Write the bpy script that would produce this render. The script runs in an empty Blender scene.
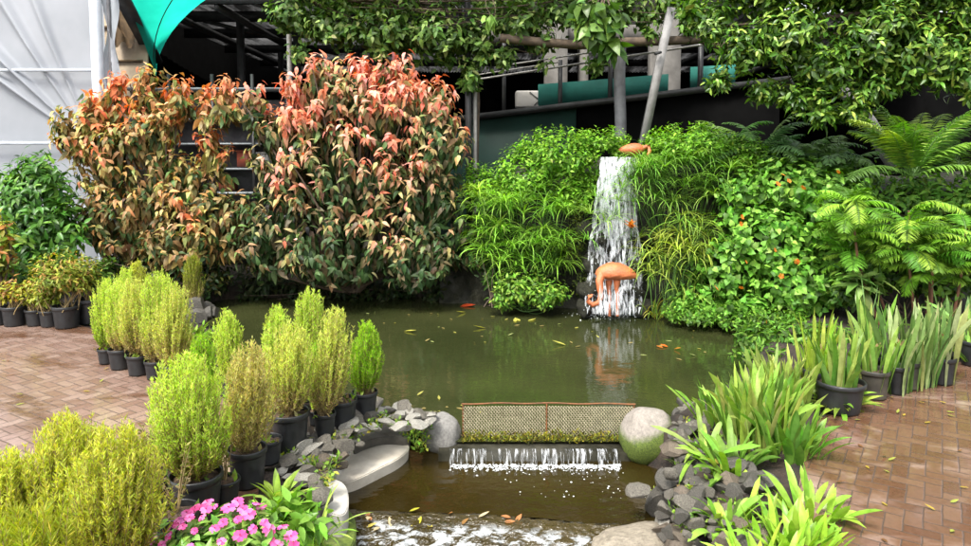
import bpy, bmesh, math, random
import numpy as np
from mathutils import Vector, Matrix, noise as mnoise

R = math.radians
random.seed(7)
rng = np.random.default_rng(11)
scene = bpy.context.scene
COL = scene.collection

# ------------------------------------------------------------------ camera
CAM = np.array((0.0, 0.0, 1.76)); F = 700.0; HOR = 150.0; PITCH = R(4.0)
PY = HOR + F * math.tan(PITCH)
cam_d = bpy.data.cameras.new('camera'); cam = bpy.data.objects.new('camera', cam_d); COL.objects.link(cam)
cam.location = CAM; cam.rotation_euler = (R(90) - PITCH, 0, 0)
cam_d.sensor_width = 36; cam_d.lens = F / 971 * 36; cam_d.shift_y = -(273 - PY) / 971
cam_d.clip_start = 0.05; cam_d.clip_end = 2000
scene.camera = cam

def ray(px, py):
    x = (px - 485.5) / F; v = (PY - py) / F
    return np.array((x, math.cos(PITCH) + v * math.sin(PITCH), -math.sin(PITCH) + v * math.cos(PITCH)))
def at_z(px, py, z=0.0):
    d = ray(px, py); return CAM + d * ((z - CAM[2]) / d[2])
def at_d(px, py, Y):
    d = ray(px, py); return CAM + d * (Y / d[1])

# ------------------------------------------------------------------ world and sun
SUN_EL, SUN_AZ = R(58), R(-146)          # azimuth measured from +Y towards +X: light comes from behind the left shoulder
w = bpy.data.worlds.new('World'); scene.world = w; w.use_nodes = True
nt = w.node_tree; bg = nt.nodes['Background']
sky = nt.nodes.new('ShaderNodeTexSky'); sky.sky_type = 'NISHITA'; sky.sun_disc = False
sky.sun_elevation = SUN_EL; sky.sun_rotation = SUN_AZ; sky.dust_density = 4; sky.air_density = 1.0
hs = nt.nodes.new('ShaderNodeHueSaturation'); hs.inputs['Saturation'].default_value = 0.2
nt.links.new(sky.outputs[0], hs.inputs['Color']); nt.links.new(hs.outputs[0], bg.inputs[0])
bg.inputs[1].default_value = 0.15
sd = bpy.data.lights.new('sun', 'SUN'); sd.energy = 1.5; sd.angle = R(14.0); sd.color = (1.0, 0.95, 0.86)
so = bpy.data.objects.new('sun', sd); COL.objects.link(so)
sv = Vector((math.sin(SUN_AZ) * math.cos(SUN_EL), math.cos(SUN_AZ) * math.cos(SUN_EL), math.sin(SUN_EL)))
so.rotation_euler = sv.to_track_quat('Z', 'Y').to_euler()
scene.view_settings.view_transform = 'Standard'; scene.view_settings.look = 'None'
scene.view_settings.exposure = 1.6; scene.view_settings.gamma = 1.0
scene.view_settings.use_curve_mapping = False
scene.render.engine = 'CYCLES'
scene.cycles.max_bounces = 8; scene.cycles.diffuse_bounces = 3; scene.cycles.transparent_max_bounces = 16
scene.cycles.caustics_reflective = False; scene.cycles.caustics_refractive = False
try: scene.cycles.use_denoising = True
except Exception: pass

# ------------------------------------------------------------------ material helpers
def newmat(name):
    m = bpy.data.materials.new(name); m.use_nodes = True
    n = m.node_tree; b = n.nodes['Principled BSDF']
    return m, n, b
def N(n, t, **kw):
    x = n.nodes.new(t)
    for k, v in kw.items(): setattr(x, k, v)
    return x
def mathn(n, op, a, b=None, clamp=False):
    x = N(n, 'ShaderNodeMath', operation=op, use_clamp=clamp)
    for i, s in enumerate((a, b)):
        if s is None: continue
        if isinstance(s, (int, float)): x.inputs[i].default_value = s
        else: n.links.new(s, x.inputs[i])
    return x.outputs[0]
def noise_n(n, scale, detail=4, rough=0.55, vec=None, dist=0.0):
    x = N(n, 'ShaderNodeTexNoise'); x.inputs['Scale'].default_value = scale
    x.inputs['Detail'].default_value = detail; x.inputs['Roughness'].default_value = rough
    x.inputs['Distortion'].default_value = dist
    if vec is not None: n.links.new(vec, x.inputs['Vector'])
    return x.outputs[0]
def ramp(n, fac, stops):
    x = N(n, 'ShaderNodeValToRGB'); e = x.color_ramp.elements
    while len(e) < len(stops): e.new(0.5)
    for i, (p, c) in enumerate(stops):
        e[i].position = p; e[i].color = (*c, 1) if len(c) == 3 else c
    n.links.new(fac, x.inputs[0]); return x.outputs[0]
def g(v): return (v, v, v)
def coords(n, kind='Object', scale=None):
    t = N(n, 'ShaderNodeTexCoord').outputs[kind]
    if scale is None: return t
    mp = N(n, 'ShaderNodeMapping'); mp.inputs['Scale'].default_value = scale
    n.links.new(t, mp.inputs['Vector']); return mp.outputs[0]
def bump(n, b, h, strength=0.4, dist=0.01):
    x = N(n, 'ShaderNodeBump'); x.inputs['Strength'].default_value = strength; x.inputs['Distance'].default_value = dist
    n.links.new(h, x.inputs['Height']); n.links.new(x.outputs[0], b.inputs['Normal'])

def solid(name, c1, c2=None, rough=0.6, scale=6, bmp=0.2, bscale=30, metal=0.0, bdist=0.006, rough2=None, spec=0.5):
    m, n, b = newmat(name); v = coords(n)
    c2 = c2 or tuple(x * 0.7 for x in c1)
    f = noise_n(n, scale, 5, 0.6, v)
    n.links.new(ramp(n, f, [(0.32, c2), (0.66, c1)]), b.inputs['Base Color'])
    if rough2 is not None:
        n.links.new(ramp(n, noise_n(n, scale * 1.7, 4, 0.6, v), [(0.35, g(rough)), (0.65, g(rough2))]), b.inputs['Roughness'])
    else: b.inputs['Roughness'].default_value = rough
    b.inputs['Metallic'].default_value = metal; b.inputs['Specular IOR Level'].default_value = spec
    if bmp: bump(n, b, noise_n(n, bscale, 5, 0.6, v), bmp, bdist)
    return m

def leafmat(name, rough=0.42, trans=0.28, spec=0.5, nscale=22):
    m, n, b = newmat(name)
    a = N(n, 'ShaderNodeAttribute'); a.attribute_name = 'Col'
    v = coords(n)
    f = ramp(n, noise_n(n, nscale, 4, 0.6, v), [(0.3, g(0.72)), (0.7, g(1.2))])
    mx = N(n, 'ShaderNodeMix', data_type='RGBA', blend_type='MULTIPLY'); mx.inputs[0].default_value = 1
    n.links.new(a.outputs['Color'], mx.inputs[6]); n.links.new(f, mx.inputs[7])
    n.links.new(mx.outputs[2], b.inputs['Base Color'])
    b.inputs['Roughness'].default_value = rough; b.inputs['Specular IOR Level'].default_value = spec
    tr = N(n, 'ShaderNodeBsdfTranslucent')
    hs = N(n, 'ShaderNodeHueSaturation'); hs.inputs['Saturation'].default_value = 1.15; hs.inputs['Value'].default_value = 1.25
    n.links.new(mx.outputs[2], hs.inputs['Color']); n.links.new(hs.outputs[0], tr.inputs[0])
    ms = N(n, 'ShaderNodeMixShader'); ms.inputs[0].default_value = trans
    out = n.nodes['Material Output']
    n.links.new(b.outputs[0], ms.inputs[1]); n.links.new(tr.outputs[0], ms.inputs[2]); n.links.new(ms.outputs[0], out.inputs[0])
    return m

M = {}
M['leaf'] = leafmat('leaf', 0.45, 0.34, 0.25)
M['gloss_leaf'] = leafmat('gloss_leaf', 0.36, 0.28, 0.35)
M['feather'] = leafmat('feather_leaf', 0.6, 0.5, 0.2, 14)
M['petal'] = leafmat('petal', 0.55, 0.35, 0.25, 30)
M['bark'] = solid('bark', (0.12, 0.085, 0.055), (0.05, 0.035, 0.025), 0.85, 14, 0.6, 50)
M['cane'] = solid('cane', (0.22, 0.10, 0.05), (0.10, 0.05, 0.03), 0.6, 14, 0.3, 50)
M['twig'] = solid('twig', (0.30, 0.22, 0.09), (0.16, 0.11, 0.05), 0.8, 18, 0.3, 60)
M['greenstem'] = solid('green_stem', (0.10, 0.20, 0.04), (0.05, 0.12, 0.02), 0.5, 14, 0.1, 50)
M['soil'] = solid('soil', (0.045, 0.03, 0.02), (0.012, 0.009, 0.007), 0.95, 14, 0.9, 55, bdist=0.02)
M['potting'] = solid('potting_soil', (0.14, 0.09, 0.055), (0.03, 0.02, 0.014), 0.95, 45, 0.9, 90, bdist=0.01)
M['pot'] = solid('black_plastic', (0.022, 0.024, 0.026), (0.009, 0.009, 0.010), 0.32, 9, 0.15, 40, rough2=0.6)
M['pot_dusty'] = solid('dusty_plastic', (0.075, 0.068, 0.05), (0.02, 0.019, 0.017), 0.5, 7, 0.2, 40)
M['stone'] = solid('stone', (0.21, 0.19, 0.155), (0.055, 0.05, 0.04), 0.7, 7, 0.7, 22, bdist=0.015, rough2=0.45)
M['slate'] = solid('slate', (0.10, 0.09, 0.075), (0.026, 0.025, 0.02), 0.5, 9, 0.6, 26, bdist=0.01, rough2=0.75)
M['brownstone'] = solid('brown_stone', (0.17, 0.135, 0.10), (0.06, 0.047, 0.033), 0.6, 8, 0.6, 24, bdist=0.012)
M['paleslab'] = solid('pale_slab', (0.60, 0.56, 0.48), (0.38, 0.34, 0.28), 0.65, 5, 0.4, 26, bdist=0.008)
M['greystone'] = solid('grey_stone', (0.44, 0.42, 0.37), (0.17, 0.16, 0.135), 0.6, 9, 0.7, 24, bdist=0.012)
M['lightslab'] = solid('light_slab', (0.50, 0.48, 0.44), (0.30, 0.285, 0.255), 0.6, 6, 0.4, 26, bdist=0.008)
M['wetrock'] = solid('wet_rock', (0.035, 0.034, 0.022), (0.008, 0.009, 0.005), 0.4, 6, 0.9, 12, bdist=0.03, rough2=0.7, spec=0.3)
M['concrete'] = solid('concrete', (0.12, 0.112, 0.10), (0.06, 0.055, 0.048), 0.85, 4, 0.3, 40)
M['darkconc'] = solid('stained_concrete', (0.045, 0.042, 0.03), (0.015, 0.015, 0.01), 0.5, 9, 0.5, 40, spec=0.15)
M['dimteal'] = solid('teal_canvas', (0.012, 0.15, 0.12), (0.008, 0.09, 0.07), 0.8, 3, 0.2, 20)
M['green_wall'] = solid('green_sheet', (0.010, 0.042, 0.030), (0.006, 0.025, 0.018), 0.6, 2, 0.15, 20)
M['darkmetal'] = solid('dark_metal', (0.03, 0.03, 0.03), (0.012, 0.012, 0.012), 0.45, 9, 0.15, 40)
M['greymetal'] = solid('grey_metal', (0.17, 0.17, 0.18), (0.08, 0.08, 0.085), 0.5, 6, 0.2, 40)
M['palepipe'] = solid('pale_pipe', (0.34, 0.33, 0.31), (0.2, 0.19, 0.18), 0.5, 8, 0.2, 40)
M['weathered'] = solid('weathered_timber', (0.24, 0.235, 0.23), (0.15, 0.145, 0.14), 0.7, 8, 0.3, 40)
M['white'] = solid('white_paint', (0.7, 0.76, 0.82), (0.52, 0.58, 0.65), 0.4, 5, 0.1, 40)
M['black'] = solid('shade_black', (0.004, 0.004, 0.004), (0.002, 0.002, 0.002), 0.9, 5, 0.1, 40, spec=0.05)  # near-black standing for shade under the gallery; shed walls share it
M['plywood'] = solid('plywood', (0.40, 0.31, 0.21), (0.26, 0.2, 0.14), 0.7, 4, 0.2, 30)
M['brown_cloth'] = solid('brown_cloth', (0.14, 0.085, 0.04), (0.06, 0.04, 0.02), 0.9, 10, 0.3, 60)
M['rust'] = solid('rusty_iron', (0.23, 0.085, 0.03), (0.10, 0.045, 0.02), 0.75, 20, 0.5, 70)
M['wire'] = solid('mesh_wire', (0.34, 0.30, 0.20), (0.17, 0.145, 0.09), 0.6, 30, 0.3, 80)
M['flamingo'] = solid('orange_paint', (0.60, 0.175, 0.065), (0.34, 0.10, 0.04), 0.5, 9, 0.7, 45, bdist=.012)
M['crate'] = solid('red_plastic', (0.30, 0.06, 0.03), (0.18, 0.04, 0.02), 0.5, 5, 0.1, 40)
M['rackmetal'] = solid('rack_metal', (0.30, 0.33, 0.34), (0.18, 0.2, 0.21), 0.45, 5, 0.1, 40)
M['bag'] = solid('white_sack', (0.4, 0.39, 0.37), (0.4, 0.38, 0.35), 0.7, 5, 0.4, 16)

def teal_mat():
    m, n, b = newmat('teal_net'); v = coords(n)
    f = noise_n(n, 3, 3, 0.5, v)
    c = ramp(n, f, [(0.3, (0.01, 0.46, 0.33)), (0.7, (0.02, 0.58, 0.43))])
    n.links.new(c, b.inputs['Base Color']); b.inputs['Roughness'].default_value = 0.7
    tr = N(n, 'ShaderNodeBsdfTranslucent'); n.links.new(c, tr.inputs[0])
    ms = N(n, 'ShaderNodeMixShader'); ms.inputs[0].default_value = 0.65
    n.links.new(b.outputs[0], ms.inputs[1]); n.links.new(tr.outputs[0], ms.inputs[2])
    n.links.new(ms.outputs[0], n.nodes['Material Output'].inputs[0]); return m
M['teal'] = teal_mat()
def plastic_mat():
    m, n, b = newmat('greenhouse_film'); v = coords(n)
    c = ramp(n, noise_n(n, 0.9, 4, 0.6, v), [(0.3, (0.36, 0.385, 0.42)), (0.7, (0.48, 0.50, 0.54))])
    n.links.new(c, b.inputs['Base Color']); b.inputs['Roughness'].default_value = 0.35
    tr = N(n, 'ShaderNodeBsdfTranslucent'); n.links.new(c, tr.inputs[0])
    ms = N(n, 'ShaderNodeMixShader'); ms.inputs[0].default_value = 0.35
    n.links.new(b.outputs[0], ms.inputs[1]); n.links.new(tr.outputs[0], ms.inputs[2])
    n.links.new(ms.outputs[0], n.nodes['Material Output'].inputs[0]); return m
M['film'] = plastic_mat()
def corrugated():
    m, n, b = newmat('corrugated_roof'); v = coords(n)
    f = noise_n(n, 3, 5, 0.7, v)
    n.links.new(ramp(n, f, [(0.35, (0.05, 0.05, 0.05)), (0.7, (0.24, 0.24, 0.235))]), b.inputs['Base Color'])
    b.inputs['Roughness'].default_value = 0.55
    tr = N(n, 'ShaderNodeBsdfTranslucent'); n.links.new(ramp(n, noise_n(n, 1.3, 5, 0.7, coords(n, 'Object', (3, .35, 1))), [(0.45, g(0.02)), (0.68, g(0.45))]), tr.inputs[0])  # pale translucent streaks put glints and a soft glow on the underside
    ms = N(n, 'ShaderNodeMixShader'); ms.inputs[0].default_value = 0.14
    n.links.new(b.outputs[0], ms.inputs[1]); n.links.new(tr.outputs[0], ms.inputs[2]); n.links.new(ms.outputs[0], n.nodes['Material Output'].inputs[0]); return m
M['roof'] = corrugated()

def moss_boulder(name, zlo, zhi, rock1, rock2):
    m, n, b = newmat(name); v = coords(n)
    f = noise_n(n, 9, 6, 0.65, v)
    rock = ramp(n, f, [(0.3, rock2), (0.7, rock1)])
    moss = ramp(n, noise_n(n, 22, 5, 0.7, v), [(0.3, (0.015, 0.035, 0.006)), (0.7, (0.14, 0.19, 0.02))])
    sx = N(n, 'ShaderNodeSeparateXYZ'); n.links.new(v, sx.inputs[0])
    zz = mathn(n, 'ADD', sx.outputs[2], mathn(n, 'MULTIPLY', mathn(n, 'SUBTRACT', noise_n(n, 6, 5, 0.6, v), 0.5), 0.24))
    zz = mathn(n, 'ADD', zz, mathn(n, 'MULTIPLY', sx.outputs[0], -0.40))
    mr = N(n, 'ShaderNodeMapRange'); mr.inputs[1].default_value = zlo; mr.inputs[2].default_value = zhi
    n.links.new(zz, mr.inputs[0])
    mx = N(n, 'ShaderNodeMix', data_type='RGBA'); n.links.new(mr.outputs[0], mx.inputs[0])
    n.links.new(moss, mx.inputs[6]); n.links.new(rock, mx.inputs[7])
    n.links.new(mx.outputs[2], b.inputs['Base Color']); b.inputs['Roughness'].default_value = 0.75
    bump(n, b, noise_n(n, 28, 6, 0.7, v), 0.6, 0.012); return m

def brick_mat():
    m, n, b = newmat('wet_brick_paving'); L = n.links
    mp = N(n, 'ShaderNodeMapping'); mp.inputs['Rotation'].default_value = (0, 0, R(33)); mp.inputs['Scale'].default_value = (1 / .078,) * 3
    L.new(coords(n), mp.inputs[0])
    wob = N(n, 'ShaderNodeMix', data_type='VECTOR'); wob.inputs[0].default_value = 0.012
    nn = N(n, 'ShaderNodeTexNoise'); nn.inputs['Scale'].default_value = 0.9; L.new(mp.outputs[0], nn.inputs['Vector'])
    va = N(n, 'ShaderNodeVectorMath', operation='MULTIPLY_ADD'); va.inputs[1].default_value = (0.14,) * 3
    L.new(nn.outputs['Color'], va.inputs[0]); L.new(mp.outputs[0], va.inputs[2])
    s = N(n, 'ShaderNodeSeparateXYZ'); L.new(va.outputs[0], s.inputs[0])
    x, y = s.outputs[0], s.outputs[1]
    cx, cy = mathn(n, 'FLOOR', x), mathn(n, 'FLOOR', y)
    qx, qy = mathn(n, 'SUBTRACT', x, cx), mathn(n, 'SUBTRACT', y, cy)
    dm = mathn(n, 'FLOORED_MODULO', mathn(n, 'SUBTRACT', cx, cy), 4)
    def eq(v_): x_ = N(n, 'ShaderNodeMath', operation='COMPARE'); L.new(dm, x_.inputs[0]); x_.inputs[1].default_value = v_; x_.inputs[2].default_value = 0.5; return x_.outputs[0]
    m_0, m_1, m_2, m_3 = eq(0), eq(1), eq(2), eq(3)
    far = lambda q_, m_: mathn(n, 'ADD', q_, mathn(n, 'MULTIPLY', m_, 9))
    e = mathn(n, 'MINIMUM', mathn(n, 'MINIMUM', far(qx, m_1), far(mathn(n, 'SUBTRACT', 1, qx), m_0)), mathn(n, 'MINIMUM', far(qy, m_2), far(mathn(n, 'SUBTRACT', 1, qy), m_3)))
    mr = N(n, 'ShaderNodeMapRange'); mr.inputs[1].default_value = 0.015; mr.inputs[2].default_value = 0.07; L.new(e, mr.inputs[0])
    cb = N(n, 'ShaderNodeCombineXYZ'); L.new(mathn(n, 'SUBTRACT', cx, m_1), cb.inputs[0]); L.new(mathn(n, 'SUBTRACT', cy, m_2), cb.inputs[1]); L.new(mathn(n, 'ADD', m_2, m_3), cb.inputs[2])
    wn = N(n, 'ShaderNodeTexWhiteNoise'); L.new(cb.outputs[0], wn.inputs[0])
    bc = ramp(n, wn.outputs[0], [(0.0, (0.185, 0.115, 0.088)), (0.5, (0.23, 0.152, 0.12)), (1.0, (0.27, 0.19, 0.155))])
    v = coords(n)
    fine = ramp(n, noise_n(n, 38, 6, 0.7, v), [(0.25, g(0.75)), (0.75, g(1.15))])
    m1 = N(n, 'ShaderNodeMix', data_type='RGBA', blend_type='MULTIPLY'); m1.inputs[0].default_value = 1; L.new(bc, m1.inputs[6]); L.new(fine, m1.inputs[7])
    # damp silty patches, plus shade painted in towards the right side
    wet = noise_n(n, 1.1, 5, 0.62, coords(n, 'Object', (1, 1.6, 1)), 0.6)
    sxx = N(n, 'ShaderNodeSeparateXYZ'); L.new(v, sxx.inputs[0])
    side_shade = N(n, 'ShaderNodeMapRange'); side_shade.inputs[1].default_value = -1.5; side_shade.inputs[2].default_value = 2.0; side_shade.inputs[3].default_value = -.02; side_shade.inputs[4].default_value = .07; L.new(sxx.outputs[0], side_shade.inputs[0])
    wet = mathn(n, 'ADD', wet, side_shade.outputs[0])  # damp mask plus the painted right-side shade
    wet_shade = ramp(n, wet, [(0.46, g(0)), (0.56, g(1))])
    m2 = N(n, 'ShaderNodeMix', data_type='RGBA', blend_type='MULTIPLY'); L.new(mathn(n, 'MULTIPLY', wet_shade, 0.95), m2.inputs[0])
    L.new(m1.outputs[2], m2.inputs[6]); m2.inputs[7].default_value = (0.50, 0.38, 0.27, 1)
    m3 = N(n, 'ShaderNodeMix', data_type='RGBA'); L.new(mr.outputs[0], m3.inputs[0]); m3.inputs[6].default_value = (0.055, 0.036, 0.026, 1)
    L.new(m2.outputs[2], m3.inputs[7]); L.new(m3.outputs[2], b.inputs['Base Color'])
    rg = ramp(n, noise_n(n, 2.3, 5, 0.65, v, 0.4), [(0.44, g(0.05)), (0.60, g(0.22))])
    rj = mathn(n, 'ADD', rg, mathn(n, 'MULTIPLY', mathn(n, 'SUBTRACT', 1, mr.outputs[0]), .5)); L.new(rj, b.inputs['Roughness'])
    h = mathn(n, 'ADD', mathn(n, 'MULTIPLY', mr.outputs[0], 0.7), mathn(n, 'MULTIPLY', noise_n(n, 26, 5, 0.6, v), 0.35))
    h = mathn(n, 'ADD', h, mathn(n, 'MULTIPLY', wn.outputs[0], 0.15))
    bump(n, b, h, 0.28, 0.005); return m
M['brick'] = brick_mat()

def water_mat(name, c1, c2, rough, r_scale, r_str, stretch=(1, 1, 1), dist=0.02):
    m, n, b = newmat(name); v = coords(n)
    n.links.new(ramp(n, noise_n(n, 0.8, 4, 0.55, v), [(0.35, c1), (0.65, c2)]), b.inputs['Base Color'])
    b.inputs['Roughness'].default_value = rough; b.inputs['IOR'].default_value = 1.40
    v2 = coords(n, 'Object', stretch)
    h = mathn(n, 'ADD', noise_n(n, r_scale, 3, 0.5, v2, 0.3), mathn(n, 'MULTIPLY', noise_n(n, r_scale * 0.35, 2, 0.5, v2), 1.5))
    bump(n, b, h, r_str, dist); return m
M['pond'] = water_mat('pond_water', (0.022, 0.027, 0.009), (0.036, 0.040, 0.014), 0.03, 16, 0.07, (0.75, 1.25, 1))
M['pool'] = water_mat('pool_water', (0.016, 0.011, 0.002), (0.030, 0.021, 0.005), 0.04, 14, 0.16, (0.8, 1.2, 1))
M['stream'] = water_mat('stream_water', (0.030, 0.022, 0.006), (0.055, 0.04, 0.012), 0.05, 22, 0.9, (0.8, 1.2, 1), 0.05)
def stream_foam_glints():  # whitewater foam, with sky glints painted into the same white
    n = M['stream'].node_tree; b = n.nodes['Principled BSDF']; old = b.inputs['Base Color'].links[0].from_socket
    f = ramp(n, noise_n(n, 17, 6, 0.7, coords(n, 'Object', (0.6, 1.6, 1)), .6), [(0.48, g(0)), (0.57, g(1))])
    sx = N(n, 'ShaderNodeSeparateXYZ'); n.links.new(coords(n), sx.inputs[0])
    near_ = N(n, 'ShaderNodeMapRange'); near_.inputs[1].default_value = LIP_Z - 0.004; near_.inputs[2].default_value = LIP_Z - 0.022; n.links.new(sx.outputs[2], near_.inputs[0])
    mx = N(n, 'ShaderNodeMix', data_type='RGBA'); n.links.new(mathn(n, 'MULTIPLY', f, near_.outputs[0]), mx.inputs[0]); n.links.new(old, mx.inputs[6]); mx.inputs[7].default_value = (0.38, 0.40, 0.41, 1)
    n.links.new(mx.outputs[2], b.inputs['Base Color'])
LIP_Z = -0.295
stream_foam_glints()

def fall_mat(name, lo, hi, sx=26, sz=2.2):
    m, n, b = newmat(name); L = n.links
    b.inputs['Base Color'].default_value = (0.86, 0.89, 0.93, 1); b.inputs['Roughness'].default_value = 0.25
    tr = N(n, 'ShaderNodeBsdfTranslucent'); tr.inputs[0].default_value = (0.86, 0.89, 0.93, 1)
    ms = N(n, 'ShaderNodeMixShader'); ms.inputs[0].default_value = 0.4; L.new(b.outputs[0], ms.inputs[1]); L.new(tr.outputs[0], ms.inputs[2])
    t = N(n, 'ShaderNodeBsdfTransparent')
    f = noise_n(n, 1, 5, 0.68, coords(n, 'Object', (sx, 5, sz)), 0.25)
    a = ramp(n, f, [(lo, g(0.0)), (hi, g(1.0))])
    m2 = N(n, 'ShaderNodeMixShader'); L.new(a, m2.inputs[0]); L.new(t.outputs[0], m2.inputs[1]); L.new(ms.outputs[0], m2.inputs[2])
    L.new(m2.outputs[0], n.nodes['Material Output'].inputs[0]); return m
M['fall'] = fall_mat('falling_water', 0.44, 0.68, 30, 7.0)
M['overflow'] = fall_mat('overflow_water', 0.47, 0.75, 60, 8)
M['foam'] = solid('water_foam', (0.62, 0.65, 0.67), (0.42, 0.45, 0.46), 0.3, 20, 0.4, 60)
M['froth'] = fall_mat('froth', 0.46, 0.60, 16, 16)

# ------------------------------------------------------------------ object helpers
def props(o, label=None, cat=None, group=None, kind=None):
    if label: o['label'] = label
    if cat: o['category'] = cat
    if group: o['group'] = group
    if kind: o['kind'] = kind
    return o
def thing(name, label, cat, loc=(0, 0, 0), rz=0, group=None, kind=None):
    o = bpy.data.objects.new(name, None); COL.objects.link(o); o.empty_display_size = 0.1
    o.location = [float(c) for c in loc]; o.rotation_euler = (0, 0, rz)
    return props(o, label, cat, group, kind)
def copy_tree(o, parent=None):
    c = o.copy(); COL.objects.link(c)
    if parent is not None: c.parent = parent
    for ch in list(o.children): copy_tree(ch, c)
    return c

class MB:
    def __init__(s): s.v = []; s.f = {}; s.c = []; s.n = 0
    def add(s, V, Fc, col=(1, 1, 1)):
        V = np.asarray(V, dtype=float).reshape(-1, 3)
        Fc = np.asarray(Fc, dtype=int)
        s.f.setdefault(Fc.shape[1], []).append(Fc + s.n)
        c = np.asarray(col, dtype=float)
        if c.ndim == 1: c = np.repeat(c[None], len(V), 0)
        s.v.append(V); s.c.append(c); s.n += len(V)
    def box(s, lo, hi, col=(1, 1, 1), rot=None, piv=None):
        lo = np.array(lo, float); hi = np.array(hi, float)
        V = np.array([[(lo, hi)[i][0], (lo, hi)[j][1], (lo, hi)[k][2]] for i in (0, 1) for j in (0, 1) for k in (0, 1)])
        if rot is not None:
            piv = (lo + hi) / 2 if piv is None else np.array(piv)
            V = (V - piv) @ np.array(rot).T + piv
        s.add(V, [(0, 1, 3, 2), (4, 6, 7, 5), (0, 4, 5, 1), (2, 3, 7, 6), (0, 2, 6, 4), (1, 5, 7, 3)], col)
    def beam(s, a, b, wd, ht=None, col=(1, 1, 1)):
        a = np.array(a, float); b = np.array(b, float); ht = ht or wd
        d = b - a; d /= np.linalg.norm(d)
        up = np.array((0, 0, 1.0)) if abs(d[2]) < 0.95 else np.array((0, 1.0, 0))
        x = np.cross(d, up); x /= np.linalg.norm(x); z = np.cross(x, d)
        V = [p + x * sx * wd / 2 + z * sz * ht / 2 for p in (a, b) for sx, sz in ((-1, -1), (1, -1), (1, 1), (-1, 1))]
        s.add(V, [(0, 1, 2, 3), (7, 6, 5, 4), (0, 4, 5, 1), (1, 5, 6, 2), (2, 6, 7, 3), (3, 7, 4, 0)], col)
    def tube(s, pts, rad, seg=6, col=(1, 1, 1), cap=True):
        P = np.asarray(pts, float); k = len(P); rad = np.broadcast_to(np.asarray(rad, float), (k,))
        T = np.gradient(P, axis=0); T /= np.linalg.norm(T, axis=1)[:, None] + 1e-9
        ref = np.array((0, 0, 1.0)) if abs(T[:, 2]).mean() < 0.8 else np.array((1.0, 0, 0))
        X = np.cross(T, ref); X /= np.linalg.norm(X, axis=1)[:, None] + 1e-9; Y = np.cross(T, X)
        a = np.linspace(0, 2 * np.pi, seg, endpoint=False)
        V = P[:, None] + rad[:, None, None] * (np.cos(a)[None, :, None] * X[:, None] + np.sin(a)[None, :, None] * Y[:, None])
        i = np.arange(k - 1)[:, None] * seg; j = np.arange(seg)[None]; j2 = (j + 1) % seg
        Fc = np.stack([i + j, i + j2, i + seg + j2, i + seg + j], -1).reshape(-1, 4)
        s.add(V.reshape(-1, 3), Fc, col)
        if cap:
            for e, ring in ((0, V[0]), (1, V[-1])):
                c = ring.mean(0); VV = np.vstack([ring, c]); q = [(t, (t + 1) % seg, seg) for t in range(seg)]
                if e == 0: q = [x[::-1] for x in q]
                s.add(VV, q, col)
    def lathe(s, prof, seg=28, col=(1, 1, 1), centre=(0, 0, 0)):
        prof = np.asarray(prof, float); k = len(prof); a = np.linspace(0, 2 * np.pi, seg, endpoint=False)
        V = np.stack([prof[:, 0, None] * np.cos(a), prof[:, 0, None] * np.sin(a), np.repeat(prof[:, 1, None], seg, 1)], -1) + np.array(centre)
        i = np.arange(k - 1)[:, None] * seg; j = np.arange(seg)[None]; j2 = (j + 1) % seg
        s.add(V.reshape(-1, 3), np.stack([i + j, i + j2, i + seg + j2, i + seg + j], -1).reshape(-1, 4), col)
    def leaves(s, P, D, Nn, L, W, col, tpl='leaf', bend=0.0):
        P = np.asarray(P, float); D = np.asarray(D, float); n = len(P)
        if n == 0: return
        D = D / (np.linalg.norm(D, axis=1)[:, None] + 1e-9)
        X = np.cross(D, Nn); X /= np.linalg.norm(X, axis=1)[:, None] + 1e-9; Z = np.cross(X, D)
        t, Fc = TPL[tpl]
        L = np.broadcast_to(np.asarray(L, float), (n,)); W = np.broadcast_to(np.asarray(W, float), (n,))
        bd = np.broadcast_to(np.asarray(bend, float), (n,))
        zz = t[None, :, 2] * W[:, None] - bd[:, None] * (t[None, :, 1] ** 2) * L[:, None]
        V = P[:, None] + (L[:, None] * t[None, :, 1])[..., None] * D[:, None] + (W[:, None] * t[None, :, 0])[..., None] * X[:, None] + zz[..., None] * Z[:, None]
        m = len(t); c = np.asarray(col, float)
        c = np.broadcast_to(c, (n, 3)); c = np.repeat(c, m, 0)
        base = len(V.reshape(-1, 3))
        off = np.arange(n)[:, None, None] * m
        first = True
        for fa in Fc:
            fi = (fa[None] + off).reshape(-1, fa.shape[1])
            if first: s.add(V.reshape(-1, 3), fi, c); first = False
            else: s.f.setdefault(fa.shape[1], []).append(fi + s.n - base)
    def strap(s, p0, az, el, L, W, droop, col, seg=6, fold=0.25, twist=0.0, prof=None, wave=0.0):
        # one strap leaf: starts at p0, azimuth az, elevation el, bends by droop radians along its length
        t = np.linspace(0, 1, seg + 1); e = el - droop * t ** 1.4
        az_ = az + wave * np.sin(t * 3.0)
        T = np.stack([np.cos(e) * np.cos(az_), np.cos(e) * np.sin(az_), np.sin(e)], -1)
        P = np.asarray(p0, float) + np.concatenate([[np.zeros(3)], np.cumsum((T[:-1] + T[1:]) / 2 * L / seg, 0)])
        wd = (W / 2) * (np.interp(t, *prof) if prof else np.interp(t, [0, .25, .6, .85, 1], [.55, 1, .95, .55, .02]))
        sd_ = np.stack([-np.sin(az_), np.cos(az_), np.zeros_like(t)], -1)
        nn = np.cross(sd_, T); tw = twist * t
        X = sd_ * np.cos(tw)[:, None] + nn * np.sin(tw)[:, None]; Z = np.cross(X, T)
        Lf = P + X * wd[:, None] - Z * (wd * fold)[:, None]; Rt = P - X * wd[:, None] - Z * (wd * fold)[:, None]
        V = np.stack([Lf, P, Rt], 1).reshape(-1, 3)
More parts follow.
